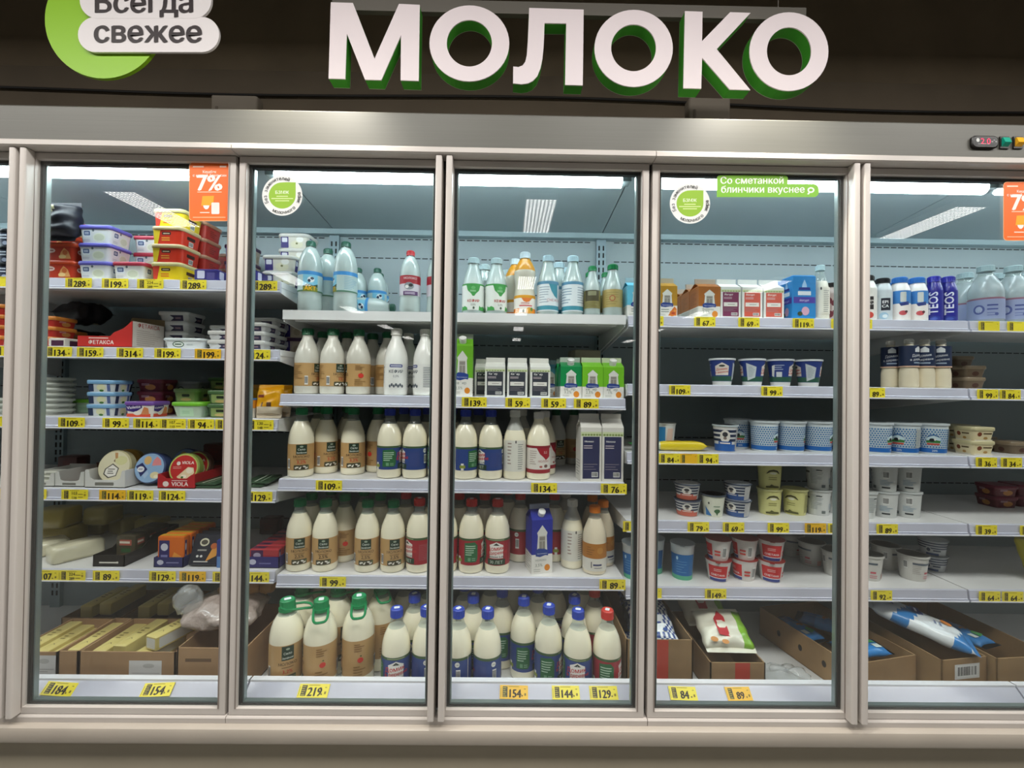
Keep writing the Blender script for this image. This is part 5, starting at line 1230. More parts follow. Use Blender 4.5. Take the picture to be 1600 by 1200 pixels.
# fifth shelf
on('u_bluepot', 'R', 4, 990, .02, -20); on('u_bluepot', 'R', 4, 1020, .07, -80); on('u_bluepot', 'R', 4, 1066, .02, 0)
stack(['u_sour', 'u_sour'], 'R', 4, 1122, .0, 0, jit=0, rzs=[0, -80]); stack(['u_sour', 'u_sour'], 'R', 4, 1165, .01, rzs=[-60, -85]); stack(['u_sour', 'u_sour'], 'R', 4, 1202, .0, 5)
for px, dy, rz in ((1250, .2, 20), (1272, .14, -40), (1306, .06, 10), (1356, .03, 0), (1386, .12, 70), (1426, .03, 40)): on('u_pink', 'R', 4, px, dy, rz)
stack(['u_bstripe', 'u_bstripe'], 'R', 4, 1452, .12)
K['ybag'] = bagkind('yellow bag with dark picture', .10, .15, .05, lambda u, v: C('#c4b83a', .3, coat=.3) if not (abs(u) < .6 and 0 < v < .7) else C('#2f3426', .4), 9)
on('ybag', 'R', 4, 1602, .02, 10, 0, tilt=(math.radians(70), 0))

# cheese bay, top shelf
stack(['t_jar']*3, 'L', 0, 18, .02)
stack(['t_jar']*2, 'L', 0, -12, .02)
stack(['t_red', 't_red'], 'L', 0, 60, 0, left=True); stack(['t_red']*4, 'L', 0, 100, .11)
NAVYB = C('#181924', .5)
K['navybag'] = bagkind('glossy black bag with a pale wedge picture', .19, .125, .085, lambda u, v: C('#c4bf9c', .4) if (.1 < u < .5 and .35 < v < .7 and v > u*.5+.2) else (C('#b9bcb8', .4) if (-.5 < u < .1 and .05 < v < .16) else NAVYB), 11, wrinkle=.2)
K['navybag2'] = bagkind('large glossy black bag standing at the back', .15, .27, .05, lambda u, v: NAVYB, 12, wrinkle=.2)
on('navybag', 'L', 0, 101, -.03, 0, .1325, tilt=(math.radians(82), 0), desc='glossy black bag with pale wedge on the red tubs'); on('navybag2', 'L', 0, 128, .20, 0, 0, tilt=(math.radians(76), 0))
stack(['t_purple']*3, 'L', 0, 118, 0, left=True); stack(['t_pink'], 'L', 0, 172, 0, left=True); stack(['t_pink']*3, 'L', 0, 203, .106, left=True); stack(['t_bluelid']*2, 'L', 0, 192, .216)
xs = stack(['t_yel', 't_redy', 't_redy', 't_yel'], 'L', 0, 232, 0, left=True, jit=.008)
stack(['t_redback']*4, 'L', 0, 232, .117, x=xs); stack(['t_redback']*3, 'L', 0, 232, .234, x=xs)
stack(['t_pbox', 't_pbox', 't_pbox'], 'L', 0, 352, .13)
PUR = '#2f2a72'
K['purpack'] = pack('low violet cheese pack with pale crest', .085, .08, .044, PUR, lambda s, hx, h: (s.pill(-hx*.8, h*.2, -hx*.1, h*.85, .004, '#c8c8dc'), s.rect(hx*.1, h*.15, hx*.85, h*.7, '#4a4486')))
on('purpack', 'L', 0, 333, 0); on('purpack', 'L', 0, 357, .006)
stack(['t_ricotta']*2, 'L', 0, 417, 0, left=True); stack(['t_ricotta']*4, 'L', 0, 433, .108, left=True); stack(['t_ricotta']*2, 'L', 0, 379, .11, left=True); on('purpack', 'L', 0, 392, .0)
# second shelf
stack(['t_orange']*4, 'L', 1, 4, 0); stack(['t_orange']*3, 'L', 1, 84, .02); stack(['t_orange']*2, 'L', 1, 100, .125)
on('navybag', 'L', 1, 115, .22, 20, .01); on('navybag', 'L', 1, 130, .22, -20, .125, desc='glossy black bag lying on another bag', nobody=True)
# red display tray
b = MB(); m = C('#7a6a4c', .7, noise=.1, scale=20); rd = C('#c4302c', .4); wh = C('#d8d0c8', .5)
TW, TD, TH = .195, .15, .098
b.box(0, TW, 0, TD, 0, .004, m); b.prism([(0, 0), (TW, 0), (TW, TH), (TW-.03, TH*.72), (TW*.66, TH*.55), (TW*.6, TH*.42), (0, TH*.42)], 0, .003, rd)
b.prism([(0, 0), (TW, 0), (TW, TH*1.25), (TW*.35, TH*1.35), (TW*.25, TH*.95), (TW*.1, TH*.8), (0, TH*.78)], TD-.003, TD, m); b.box(TW-.003, TW, .003, TD, 0, TH, wh); b.box(0, .003, .003, TD, 0, TH*.42, m)
tray = b.mesh('tray_body')
b = MB(); s = Sheet(b, lambda u, v, l: (u, -l*EPS, v)); s.text(.085, .012, .022, 'ФЕТАКСА', '#f4e6e0', .03, width=.09); s.lines(.04, .030, .11, .038, 1, '#ecc8c0', .5); s = Sheet(b, lambda u, v, l: (TW+l*EPS, u, v)); s.text(TD*.5, TH*.8, .02, 'ФЕТАКСА', '#a83a34', .02, width=.1); s.lines(.02, .01, .13, TH*.72, 8, '#b0a49c', .25)
KT = Kind('display_tray', 'tray', 'red cardboard display tray with white lettering', [('tray_body', tray, None), ('label', b.mesh('label'), None)], TH)
zL = SH['L'][1]; put(KT, xat(121, zL, .285), .285, zL+.0005, 0, 'second cheese shelf', 'red cardboard display tray with white lettering on the second cheese shelf')
keep_clear(xat(121, zL, .285), xat(121, zL, .285)+TW, .285, .285+TD, zL, zL+TH)
K['feta'] = pack('small white and plum cheese pack', .06, .10, .032, '#d9d4cc', lambda s, hx, h: s.rect(-hx*.7, h*.1, hx, h*.72, '#4a2440'))
on('feta', 'L', 1, 107, 0.0); on('feta', 'L', 1, 168, .21, 0, .0, desc='dim brown-edged cheese carton'); on('feta', 'L', 1, 180, .21, 0, .033, nobody=True, desc='dim cheese carton lying on another')
stack(['t_navy']*4, 'L', 1, 226, .105, left=True); on('t_oval', 'L', 1, 258, 0, left=True); stack(['t_navy']*2, 'L', 1, 322, .23); stack(['t_flat']*2, 'L', 1, 352, .01); stack(['t_flat']*3, 'L', 1, 358, .115)
stack(['t_flat']*3, 'L', 1, 402, .02); stack(['t_pbox', 't_pbox'], 'L', 1, 449, .16); stack(['t_flat']*4, 'L', 1, 420, .125)
# third shelf
stack(['t_stackwhite']*7, 'L', 2, 78, .04); stack(['t_stackwhite']*3, 'L', 2, 4, .02)
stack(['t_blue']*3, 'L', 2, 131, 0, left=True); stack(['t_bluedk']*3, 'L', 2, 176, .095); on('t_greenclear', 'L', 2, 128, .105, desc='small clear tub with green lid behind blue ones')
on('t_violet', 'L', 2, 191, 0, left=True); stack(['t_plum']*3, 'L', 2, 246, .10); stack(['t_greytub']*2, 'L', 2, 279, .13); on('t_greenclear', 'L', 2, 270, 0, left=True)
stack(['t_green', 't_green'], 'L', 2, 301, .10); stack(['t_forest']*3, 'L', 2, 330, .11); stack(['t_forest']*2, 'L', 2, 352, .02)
Y1 = C('#e3a312', .3, coat=.3)
K['ypouch'] = bagkind('yellow grated cheese pouch with brown crest', .095, .10, .045, lambda u, v: C('#d9cbb4', .4) if v < -.45 else (C('#7a2c1c', .4) if (-.75 < u < -.2 and .25 < v < .5) else (C('#5a3a24', .4) if (-.5 < u < .6 and -.45 < v < -.15 and math.sin(u*9) > .2) else Y1)), 13, name='cheese_pouch')
for px, dy, dz in ((427, .0, 0), (441, .065, 0), (408, .12, 0)): on('ypouch', 'L', 2, px, dy, 0, dz, tilt=(math.radians(82), 0), desc=None if px == 427 else ('yellow grated cheese pouch at the shelf end' if px == 440 else 'yellow grated cheese pouch standing tallest behind'))
K['ocup'] = cup('orange and white cup with blue lid', .036, .030, .072, '#e0d8cc', '#2f6fb0', lambda s, R, h: (s.rect(-math.pi*R, h*.55, math.pi*R, h, '#d9902c'), s.ell(0, h*.32, .018, h*.2, '#c87a5a', 14), s.ell(0, h*.36, .012, h*.12, '#e4b48a', 12)))
on('ocup', 'L', 2, 385, .0)
# fourth shelf: trays and round boxes
def wheel(desc, R, t, rim, face, name='round_cheese_box'):
    b = MB(); n = 36
    for y0, y1, r0, r1 in ((0, .004, R-.003, R), (.004, t-.004, R, R), (t-.004, t, R, R-.003)):
        b.add([(r*math.cos(2*math.pi*k/n), y, R+r*math.sin(2*math.pi*k/n)) for y, r in ((y0, r0), (y1, r1)) for k in range(n)], [(k, n+k, n+(k+1) % n, (k+1) % n) for k in range(n)], C(rim, .35))
    for y, o in ((0, 1), (t, -1)): b.add([((R-.003)*math.cos(2*math.pi*k/n), y, R+(R-.003)*math.sin(2*math.pi*k/n)) for k in range(n)][::o], [tuple(range(n))], C(rim, .35))
    parts = [('box_body', b.mesh('box_body', 40), None)]
    b = MB(); face(Sheet(b, lambda u, v, l: (u, -l*EPS, R+v)), R-.004); parts.append(('label', b.mesh('label'), None))
    return Kind(name, 'cheese', desc, parts, 2*R)
def f_cream(s, R): s.ell(0, 0, R, R, '#d9d2b4', 32); s.poly([(-R*.55, -R*.15), (-R*.1, R*.2), (R*.35, -R*.1), (R*.25, -R*.6), (-R*.25, -R*.75), (-R*.6, -R*.5)], '#3c3a34'); s.poly([(-R*.48, -R*.17), (-R*.1, R*.12), (R*.28, -R*.12), (R*.2, -R*.56), (-R*.23, -R*.68), (-R*.53, -R*.47)], '#e4e0d8'); s.lines(-R*.35, -R*.5, R*.1, -R*.1, 3, '#55514a', .4); s.poly([(-R*.1, R*.35), (R*.38, R*.1), (R*.45, R*.22), (-R*.02, R*.48)], '#7a6244'); s.ell(R*.4, R*.4, R*.4, R*.3, '#cfcc98', 14); s.poly([(-R*.1, R*.9), (R*.1, R*.9), (R*.15, R*.55), (R*.0, R*.5)], '#b98a5a')
def f_blue(s, R): s.ell(0, 0, R, R, '#8fb0d4', 32); s.ell(-R*.2, R*.52, R*.26, R*.30, '#d8b070', 14); s.poly([(R*.15, R*.15), (R*.8, R*.2), (R*.7, R*.55), (R*.4, R*.8), (R*.2, R*.5)], '#e08a8c'); s.ell(R*.45, -R*.5, R*.32, R*.24, '#e0d2a4', 14); s.ell(R*.55, -R*.6, R*.16, R*.12, '#f0e8cc', 10); s.poly([(-R*.95, R*.1), (-R*.55, R*.35), (-R*.12, -R*.1), (-R*.5, -R*.62)], '#20265e'); s.ell(-R*.58, -R*.1, R*.25, R*.2, '#dfe0e4', 14); s.lines(-R*.74, -R*.16, -R*.42, -R*.02, 2, '#20265e', .4); s.poly([(-R*.4, -R*.5), (-R*.1, -R*.2), (R*.02, -R*.4), (-R*.2, -R*.75)], '#a8c0dc')
def f_viola(s, R): s.ell(0, 0, R, R, '#b9c46a', 32); s.ell(0, 0, R*.92, R*.92, '#c02a28', 32); s.text(R*.25, R*.3, .012, 'VIOLA', '#f0e4dc', .03, width=R*.85); s.ell(-R*.4, R*.34, R*.14, R*.14, '#e8dcd4', 10); s.lines(-R*.75, -R*.05, -R*.1, R*.15, 2, '#e0a8a0', .3); s.poly([(-R*.4, -R*.6), (R*.1, -R*.1), (R*.3, R*.1), (R*.7, R*.05), (R*.8, -R*.3), (R*.5, -R*.7), (0, -R*.85)], '#e8d4ac'); s.ell(R*.45, -R*.15, R*.24, R*.2, '#f0e4cc', 12); s.ell(R*.1, -R*.55, R*.2, R*.12, '#f4ecd8', 10); s.ell(0, -R*.62, R*.1, R*.08, '#4a7a34', 8)
def f_gold(s, R): s.ell(0, 0, R, R, '#b98a2c', 32); s.ell(-R*.4, 0, R*.4, R*.4, '#d8982c', 14); s.ell(R*.2, R*.5, R*.3, R*.2, '#8a7a3a', 12)
zL = SH['L'][3]
def putw(kind, x, y, dz, rz, lab): put(kind, x, y, zL+dz+.003, rz, 'fourth cheese shelf', lab, (math.radians(-12), 0))
def low_tray(label, pl, pr, col, hf, hb, dep, y, inner=None, txt=None, mark=True):
    x0, x1 = xat(pl, zL, y), xat(pr, zL, y); w_ = x1-x0; b = MB(); m = C(col, .45); mi = C(inner or col, .7)
    b.box(0, w_, 0, dep, 0, .003, mi); b.prism([(0, 0), (w_, 0), (w_, hb), (w_-.012, hb*.96), (w_-.018, hf*1.25), (w_-.030, hf), (.030, hf), (.018, hf*1.25), (.012, hb*.96), (0, hb)], 0, .003, m)
    b.box(0, w_, dep-.003, dep, 0, hb*1.1, mi)
    for xx in (0, w_-.003): b.box(xx, xx+.003, .003, dep-.003, 0, hb, m)
    o = link('display_tray', None, None, (x0, y, zL+.0005)); tag(o, label, 'tray', 'display trays on the fourth cheese shelf'); link('tray_body', b.mesh('tray_body'), o)
    b = MB(); s = Sheet(b, lambda u, v, l: (u, -l*EPS, v))
    if mark: s.pill(w_*.25, hf*.3, w_*.72, hf*.7, .002, '#77766f')
    if txt: s.text(w_*.6, hf*.25, .02, txt, '#f2e4e0', .03, width=w_*.45); s.ell(w_*.22, hf*.45, .011, .010, '#ecdcd8', 12); s.lines(w_*.38, hf*.72, w_*.8, hf*.86, 1, '#e4b8b4', .6)
    link('label', b.mesh('label'), o)
    keep_clear(x0, x0+w_, y, y+dep, zL, zL+.13)
    return x0, w_
xw, ww = low_tray('white card tray holding small white packs on the fourth cheese shelf', 40, 84, '#d4d4d0', .020, .05, .16, .285)
low_tray('white card tray standing empty, brown inside, beside the cheese boxes', 86, 131, '#d0d0cc', .020, .055, .16, .287, '#6a3f28')
x3, w3 = low_tray('white card tray with round cheese boxes', 132.5, 195, '#d8d8d6', .028, .064, .16, .276)
x4, w4 = low_tray('red display tray with white VIOLA lettering', 246, 304, '#b8262c', .036, .052, .16, .278, None, 'VIOLA', False)
putw(wheel('', .060, .03, '#b9b08a', f_cream), x3+w3*.54, .292, .0045, 0, 'round cream cheese box leaning in the white tray, brand shield in front')
putw(wheel('', .058, .03, '#a8842c', f_gold), x3+w3*.47, .352, .0045, 0, 'round gold cheese box behind the cream one in the tray')
putw(wheel('', .060, .045, '#3a4a78', f_blue), (x3+w3+x4)/2, .30, .0, 0, 'round pale blue cheese assortment box between the white and red trays') if x4-x3-w3 > .122 else putw(wheel('', (x4-x3-w3)/2-.001, .045, '#3a4a78', f_blue), (x3+w3+x4)/2, .30, .0, 0, 'round pale blue cheese assortment box between the white and red trays')
putw(wheel('', .055, .03, '#3a4a78', f_blue), (x3+w3+x4)/2+.012, .46, .0, 0, 'dim blue round box behind the cheese assortment')
putw(wheel('', .056, .03, '#8a9a4a', f_viola), x4+w4*.54, .294, .0045, 0, 'round red and green cheese box leaning in the red tray')
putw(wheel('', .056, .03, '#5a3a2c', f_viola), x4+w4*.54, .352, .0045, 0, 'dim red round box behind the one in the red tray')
K['wpack'] = pack('small white wrapped cheese pack', .07, .05, .014, '#cfd0c4', lambda s, hx, h: s.lines(-hx*.6, h*.3, hx*.4, h*.7, 1, '#8a8a80', .6))
for i in range(3): on('wpack', 'L', 3, 64, .03+.006*i, 3*i, .0045+.0144*i, x=xw+ww/2, extra=STK[3][i], nobody=True)
K['greenpack'] = pack('flat dark green cheese slice pack', .09, .14, .010, '#39503a', None, top=lambda s, hx, hy: (s.rect(-hx*.2, -hy, -hx*.05, hy, '#b9c8b4'), s.rect(hx*.3, -hy, hx*.42, hy, '#8aa088')))
xg = on('greenpack', 'L', 3, 336, 0, 0); on('greenpack', 'L', 3, 346, .0, 0, .0105, x=xg+.004, desc='flat dark green slice pack on top of another', nobody=True); on('greenpack', 'L', 3, 405, .02); on('greenpack', 'L', 3, 412, .03, 8, .0105, desc='flat dark green slice pack lying on its twin', nobody=True)
K['darkpack'] = pack('dark red-brown cheese packet', .08, .06, .07, '#4a1c18', t_redside)
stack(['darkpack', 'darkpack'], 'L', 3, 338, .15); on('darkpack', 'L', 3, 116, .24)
# fifth shelf
CH = C('#e2ddc0', .3, noise=.05, scale=25, bump=.12, coat=.4)
def brick(desc, w_, d_, h_, col='#e2ddc0'):
    b = MB(); m = C(col, .3, noise=.05, scale=25, bump=.15, coat=.5); r = .012
    b.loft([rrect(w_/2-r*.6, d_/2-r*.6, r, 0), rrect(w_/2, d_/2, r, r*.6), rrect(w_/2, d_/2, r, h_-r*.6), rrect(w_/2-r*.6, d_/2-r*.6, r, h_)], m)
    p = [('cheese_block', b.mesh('cheese_block', 60), None)]
    b = MB(); s = Sheet(b, fright(w_/2)); s.rect(-d_*.3, h_*.1, d_*.25, h_*.14, '#b9b490'); 
    b.box(-w_*.5-.004, -w_*.5, -d_*.3, d_*.3, h_*.45, h_*.5, m); p.append(('wrap_seam', b.mesh('wrap_seam'), None))
    return Kind('cheese_block', 'cheese', desc, p, h_)
on(brick('white cheese brick in clear film with a dark print', .085, .15, .055), 'L', 4, 64, .03, -35)
on(brick('white cheese brick lying diagonally in clear film', .075, .15, .062), 'L', 4, 118, .01, -30)
on(brick('pale cheese brick behind the diagonal one', .07, .12, .062, '#cfc9a4'), 'L', 4, 152, .11, -35)
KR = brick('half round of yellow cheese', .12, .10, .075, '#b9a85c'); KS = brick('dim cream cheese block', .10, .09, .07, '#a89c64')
on(KR, 'L', 4, 90, .17, 0, desc='yellow cheese round at the bottom of the back stack'); on(KR, 'L', 4, 90, .17, 4, .0755, desc='yellow cheese round on top of the back stack', nobody=True)
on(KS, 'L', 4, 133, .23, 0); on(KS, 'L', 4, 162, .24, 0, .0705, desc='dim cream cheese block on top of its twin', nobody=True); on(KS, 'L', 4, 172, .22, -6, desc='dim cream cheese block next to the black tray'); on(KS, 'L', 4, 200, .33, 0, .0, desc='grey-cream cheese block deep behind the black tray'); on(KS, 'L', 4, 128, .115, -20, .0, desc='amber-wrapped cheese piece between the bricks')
def slant_tray(px_l, px_r, label, col, hf, hb, dep, y, rz, design=None):
    z = SH['L'][4]+.0003; x0, x1 = xat(px_l, z, y), xat(px_r, z, y); w_ = x1-x0; b = MB(); m = C(col, .4)
    b.box(0, w_, 0, dep, 0, .003, m); b.box(0, w_, 0, .003, 0, hf, m); b.box(0, w_, dep-.003, dep, 0, hb, m)
    for xx in (0, w_-.003): b.prism([(0, 0), (dep, 0), (dep, hb), (dep*.5, hb), (dep*.3, hf), (0, hf)], xx, xx+.003, m, fn=lambda yy, zz, x_: (x_, yy, zz))
    o = link('display_tray', None, None, (x0, y, z)); o.rotation_euler.z = math.radians(rz); tag(o, label, 'tray', 'display trays on the fifth cheese shelf'); link('tray_body', b.mesh('tray_body'), o)
    b = MB(); design(Sheet(b, lambda u, v, l: (u, -l*EPS, v)), w_, hf); link('label', b.mesh('label'), o)
    keep_clear(x0, x0+w_, y, y+dep, z, z+.12)
    return x0, w_, z
xk, wk, _ = slant_tray(145, 194, 'black card tray with dark wrapped cheeses on the fifth cheese shelf', '#1f1a16', .042, .075, .26, .285, 0, lambda s, w_, h: (s.lines(w_*.2, h*.25, w_*.78, h*.45, 1, '#d8d4cc', .6), s.ell(w_*.78, h*.36, .004, .004, '#d8d4cc', 8)))
K['dkcheese'] = pack('dark green wrapped smoked cheese with red lettering', .075, .05, .085, '#4a4432', lambda s, hx, h: (s.rect(-hx*.7, h*.55, hx*.7, h*.8, '#a8584a'), s.lines(-hx*.7, h*.6, hx*.5, h*.76, 1, '#dcd4c4', .6), s.pill(-hx*.5, h*.25, hx*.6, h*.42, .003, '#2f5a34')))
for i in range(3): on('dkcheese', 'L', 4, 183+5*i, .075+.056*i, -3, .0045, x=xk+wk/2, nobody=True, desc=('dark green wrapped smoked cheese with red lettering', 'second dark smoked cheese in the black tray', 'rearmost dark smoked cheese in the black tray')[i])
on(brick('brown smoked cheese slice at the black tray front', .05, .06, .02, '#6a3f24'), 'L', 4, 172, .012, 0, .0045, x=xk+wk*.62, nobody=True)
x0, w_, z = slant_tray(240, 286, 'navy card tray holding orange sliced cheese packs', '#2b2c66', .036, .05, .28, .283, 0, lambda s, w_, h: (s.ell(w_*.22, h*.5, .012, .009, '#c4c4d8', 12), s.lines(w_*.42, h*.35, w_*.85, h*.6, 1, '#8a8ab4', .4)))
def or_face(s, hx, h): s.rect(-hx*.95, h*.1, -hx*.1, h*.85, '#2b2568'); s.ell(-hx*.52, h*.62, hx*.3, h*.13, '#d4d4e2', 12); s.lines(-hx*.8, h*.22, -hx*.25, h*.4, 1, '#8a8ac0', .5); s.poly([(hx*.0, h*.15), (hx*.7, h*.08), (hx*.9, h*.3), (hx*.3, h*.45)], '#f0a040')
K['orange'] = pack('orange sliced cheese pack with navy crest', .096, .03, .105, '#d96a14', or_face, top=lambda s, hx, hy: s.rect(-hx, -hy, hx, hy, '#d9a82c'))
for i in range(5): on('orange', 'L', 4, 266, .012+.036*i, 0, .0045, x=x0+w_/2, nobody=True, desc=('orange sliced cheese pack with navy crest and yellow top', 'second orange cheese pack in the navy tray', 'third orange cheese pack in the navy tray', 'fourth orange cheese pack in the navy tray', 'rearmost orange cheese pack in the navy tray')[i])
K['maasd'] = pack('black sliced cheese pack with burger picture', .10, .022, .110, '#20222e', lambda s, hx, h: (s.ell(-hx*.2, h*.72, hx*.36, h*.13, '#d4d0b8', 14), s.ell(-hx*.2, h*.72, hx*.26, h*.08, '#4a463a', 12), s.lines(-hx*.6, h*.42, hx*.1, h*.52, 1, '#9a9a94', .5), s.ell(-hx*.5, h*.28, hx*.1, h*.04, '#d8d8d4', 8), s.ell(-hx*.2, h*.28, hx*.1, h*.04, '#d8d8d4', 8), s.poly([(hx*.2, h*.12), (hx*.95, h*.3), (hx*.9, h*.62), (hx*.5, h*.5)], '#d8963c'), s.ell(hx*.6, h*.6, hx*.26, h*.1, '#b8602c', 10), s.rect(-hx*.7, h*.1, hx*.4, h*.13, '#d8d8d4')), bev=.003)
xm = xat(319, SH['L'][4], .30); keep_clear(xm-.052, xm+.052, .28, .43, SH['L'][4], SH['L'][4]+.12)
for i in range(3): on('maasd', 'L', 4, 318, .004+.034*i, 0, x=xm, tilt=(math.radians(-22), 0), nobody=True, desc=('black sliced cheese pack with burger picture leaning back', 'second black cheese pack behind the first', 'third black cheese pack behind the second')[i])
K['bluesl'] = pack('blue sliced cheese pack at the door frame', .09, .022, .10, '#2f3f8a', lambda s, hx, h: (s.rect(-hx, 0, hx, h*.4, '#5a86c0'), s.ell(0, h*.75, hx*.4, h*.1, '#d4d4e2', 12)), bev=.003)
on('bluesl', 'L', 4, 358, .005)
x0, w_, z = slant_tray(384, 436, 'violet card tray of red cheese snack packs at the shelf end', '#2e2a70', .040, .055, .30, .285, 0, lambda s, w_, h: (s.ell(w_*.2, h*.55, .013, .010, '#c0c0d8', 12), s.lines(w_*.4, h*.3, w_*.75, h*.55, 1, '#7a7ab0', .4)))
K['redsnack'] = pack('red and violet cheese snack pack', w_-.014, .034, .062, '#b0343c', lambda s, hx, h: (s.rect(-hx*.95, h*.08, -hx*.05, h*.92, '#4a2050'), s.ell(-hx*.5, h*.62, hx*.28, h*.16, '#b4a8c0', 12), s.poly([(0, h*.1), (hx*.95, h*.1), (hx*.9, h*.4), (hx*.2, h*.42)], '#c8924a')), top=lambda s, hx, hy: (s.rect(-hx, -hy, 0, hy, '#6a2a48'), s.rect(-hx*.6, -hy*.4, -hx*.1, hy*.4, '#2a1a3a')))
for i in range(6): on('redsnack', 'L', 4, 410, .012+.038*i, 0, .0045, x=x0+w_/2, nobody=True, desc=('red and violet cheese snack pack foremost in the violet tray', 'second red snack pack in the violet tray', 'third red snack pack in the violet tray', 'fourth red snack pack in the violet tray', 'fifth red snack pack in the violet tray', 'rearmost red snack pack in the violet tray')[i])
on('darkpack', 'L', 4, 425, .36, 0, 0)

settle()

# ------------------------------------------------------------------ cartons on the deck
def dbox(label, pl, pr, ytop, y, dep, rz=0, col='#a5835f', stick=None, tape=None, cut=None):
    """open cardboard box on the deck: front edge columns pl..pr, top front edge at pixel row ytop"""
    h = max(.06, at((pl+pr)/2, ytop, y).z-DECK_Z); z = DECK_Z+h
    x0, x1 = xat(pl, z, y), xat(pr, z, y); w_ = x1-x0
    b = box_open(w_, dep, h, col); b.v = [(x+w_/2, yy+dep/2, zz) for x, yy, zz in b.v]
    o = link('cardboard_box', None, None, (x0, y, DECK_Z+.0005)); o.rotation_euler.z = math.radians(rz); tag(o, label, 'box', 'cardboard boxes on the deck'); link('box_walls', b.mesh('box_walls'), o)
    if stick:
        b = MB(); s = Sheet(b, lambda u, v, l: (u*w_, -l*EPS, v*h)); stick(s); link('paper_label', b.mesh('paper_label'), o)
    if tape:
        b = MB(); s = Sheet(b, lambda u, v, l: (u*w_, -l*EPS, v*h)); s.rect(tape[0], 0, tape[1], 1, C('#b8402f', .4)); link('red_tape', b.mesh('red_tape'), o)
    return o, x0, w_, h
def paper(u0, v0, u1, v1):
    def g(s):
        s.rect(u0, v0, u1, v1, '#d4d2d0'); s.lines(u0+.1*(u1-u0), v0+.45*(v1-v0), u1-.06*(u1-u0), v1-.35*(v1-v0), 3, '#a8a6a4', .3); s.rect(u0+.08*(u1-u0), v0+.08*(v1-v0), u1-.08*(u1-u0), v0+.2*(v1-v0), '#55534f'); s.ell((u0+u1)/2+.1*(u1-u0), v1-.16*(v1-v0), .18*(u1-u0), .07*(v1-v0), '#b9b7b4', 14)
        s.lines(u0+.1*(u1-u0), v0+.24*(v1-v0), u1-.3*(u1-u0), v0+.4*(v1-v0), 2, '#8a8885', .3)
    return g
Y2 = '#d3c27a'
def bpack_top(s, hx, hy): s.lines(-hx*.5, -hy*.2, hx*.4, hy*.35, 3, '#7a6a34', .4); s.poly([(-hx*.5, -hy*.72), (0, -hy*.5), (hx*.5, -hy*.6), (0, -hy*.45)], '#5a4a28')
def butterend(s, hx, h): s.pill(-hx*.9, h*.15, hx*.9, h*.85, .004, '#d9d8d2')
K['butter'] = pack('long yellow butter pack', .046, .17, .048, Y2, None, 'butter_pack', top=bpack_top, bev=.003)
K['butterx'] = pack('yellow butter pack with pale end', .05, .15, .048, Y2, butterend, 'butter_pack', top=bpack_top, bev=.003)
def inside(o, k, dx, dy, dz, rz, label, tilt=None):
    """goods lying in a box; position in the box's own frame"""
    p = Matrix.Rotation(o.rotation_euler.z, 4, 'Z') @ Vector((dx, dy, dz))
    put(K[k], o.location.x+p.x, o.location.y+p.y, o.location.z+p.z+.004, rz+math.degrees(o.rotation_euler.z), 'deck boxes', label, tilt)
oA, xA, wA, hA = dbox('open cardboard box of butter with a paper label beside the door frame', 15, 89, 1019, .16, .21, 0, stick=paper(.36, .05, .98, .92))
oB1, xB1, wB1, hB1 = dbox('open cardboard box with slanted yellow packs, behind the 184 tag', 91, 122, 1018, .161, .21)
oB, xB, wB, hB = dbox('open cardboard box of loose butter packs with a centred paper label', 124, 274, 1019, .16, .21, 0, stick=paper(.52, .02, .86, .80))
oC, xC, wC, hC = dbox('closed-looking cardboard box under the crumpled pink bag', 277, 384, 1013, .16, .30, 0, stick=lambda s: (s.rect(.32, 0, .9, .1, '#d4d2d0'), s.lines(.12, .68, .5, .8, 1, '#6a4f34', .6)))
oD, *_ = dbox('open cardboard box of yellow packs in the back row near the door frame', 96, 186, 966, .40, .24, 0, '#8a6c4a')
oE, *_ = dbox('open cardboard box of yellow packs in the back row, centre', 188, 280, 968, .40, .24, 0, '#8a6c4a')
for i in range(3): inside(oA, 'butter', wA*(.22+.29*i), .105, hA-.05-.012*i, 0, f'long yellow butter pack in the box with the side paper label, {("leftmost", "middle", "rightmost")[i]}')
inside(oB1, 'butter', wB1*.5, .105, hA-.055, 0, 'yellow butter pack standing open in the narrow box', (0, math.radians(0)))
inside(oB, 'butter', .045, .105, hB-.060, 0, 'yellow butter pack along the left wall of the loose box'); inside(oB, 'butter', .115, .11, hB-.045, -4, 'yellow butter pack with print lying flat in the loose box')
inside(oB, 'butterx', .200, .09, hB-.066, -12, 'butter pack with pale end sticking out, lower of two'); inside(oB, 'butterx', .258, .10, hB-.118, -14, 'butter pack with pale end beside the crumpled bag'); inside(oB, 'butterx', .235, .10, hB-.016, -18, 'butter pack with pale end, uppermost on the pile')
for i in range(2):
    inside(oD, 'butter', .06+.075*i, .12, .10+.012*i, 0, f'butter pack in the back-row box near the door frame, {("left", "right")[i]} one')
    inside(oE, 'butter', .06+.075*i, .12, .10+.012*i, 0, f'butter pack in the centre back-row box, {("left", "right")[i]} one')
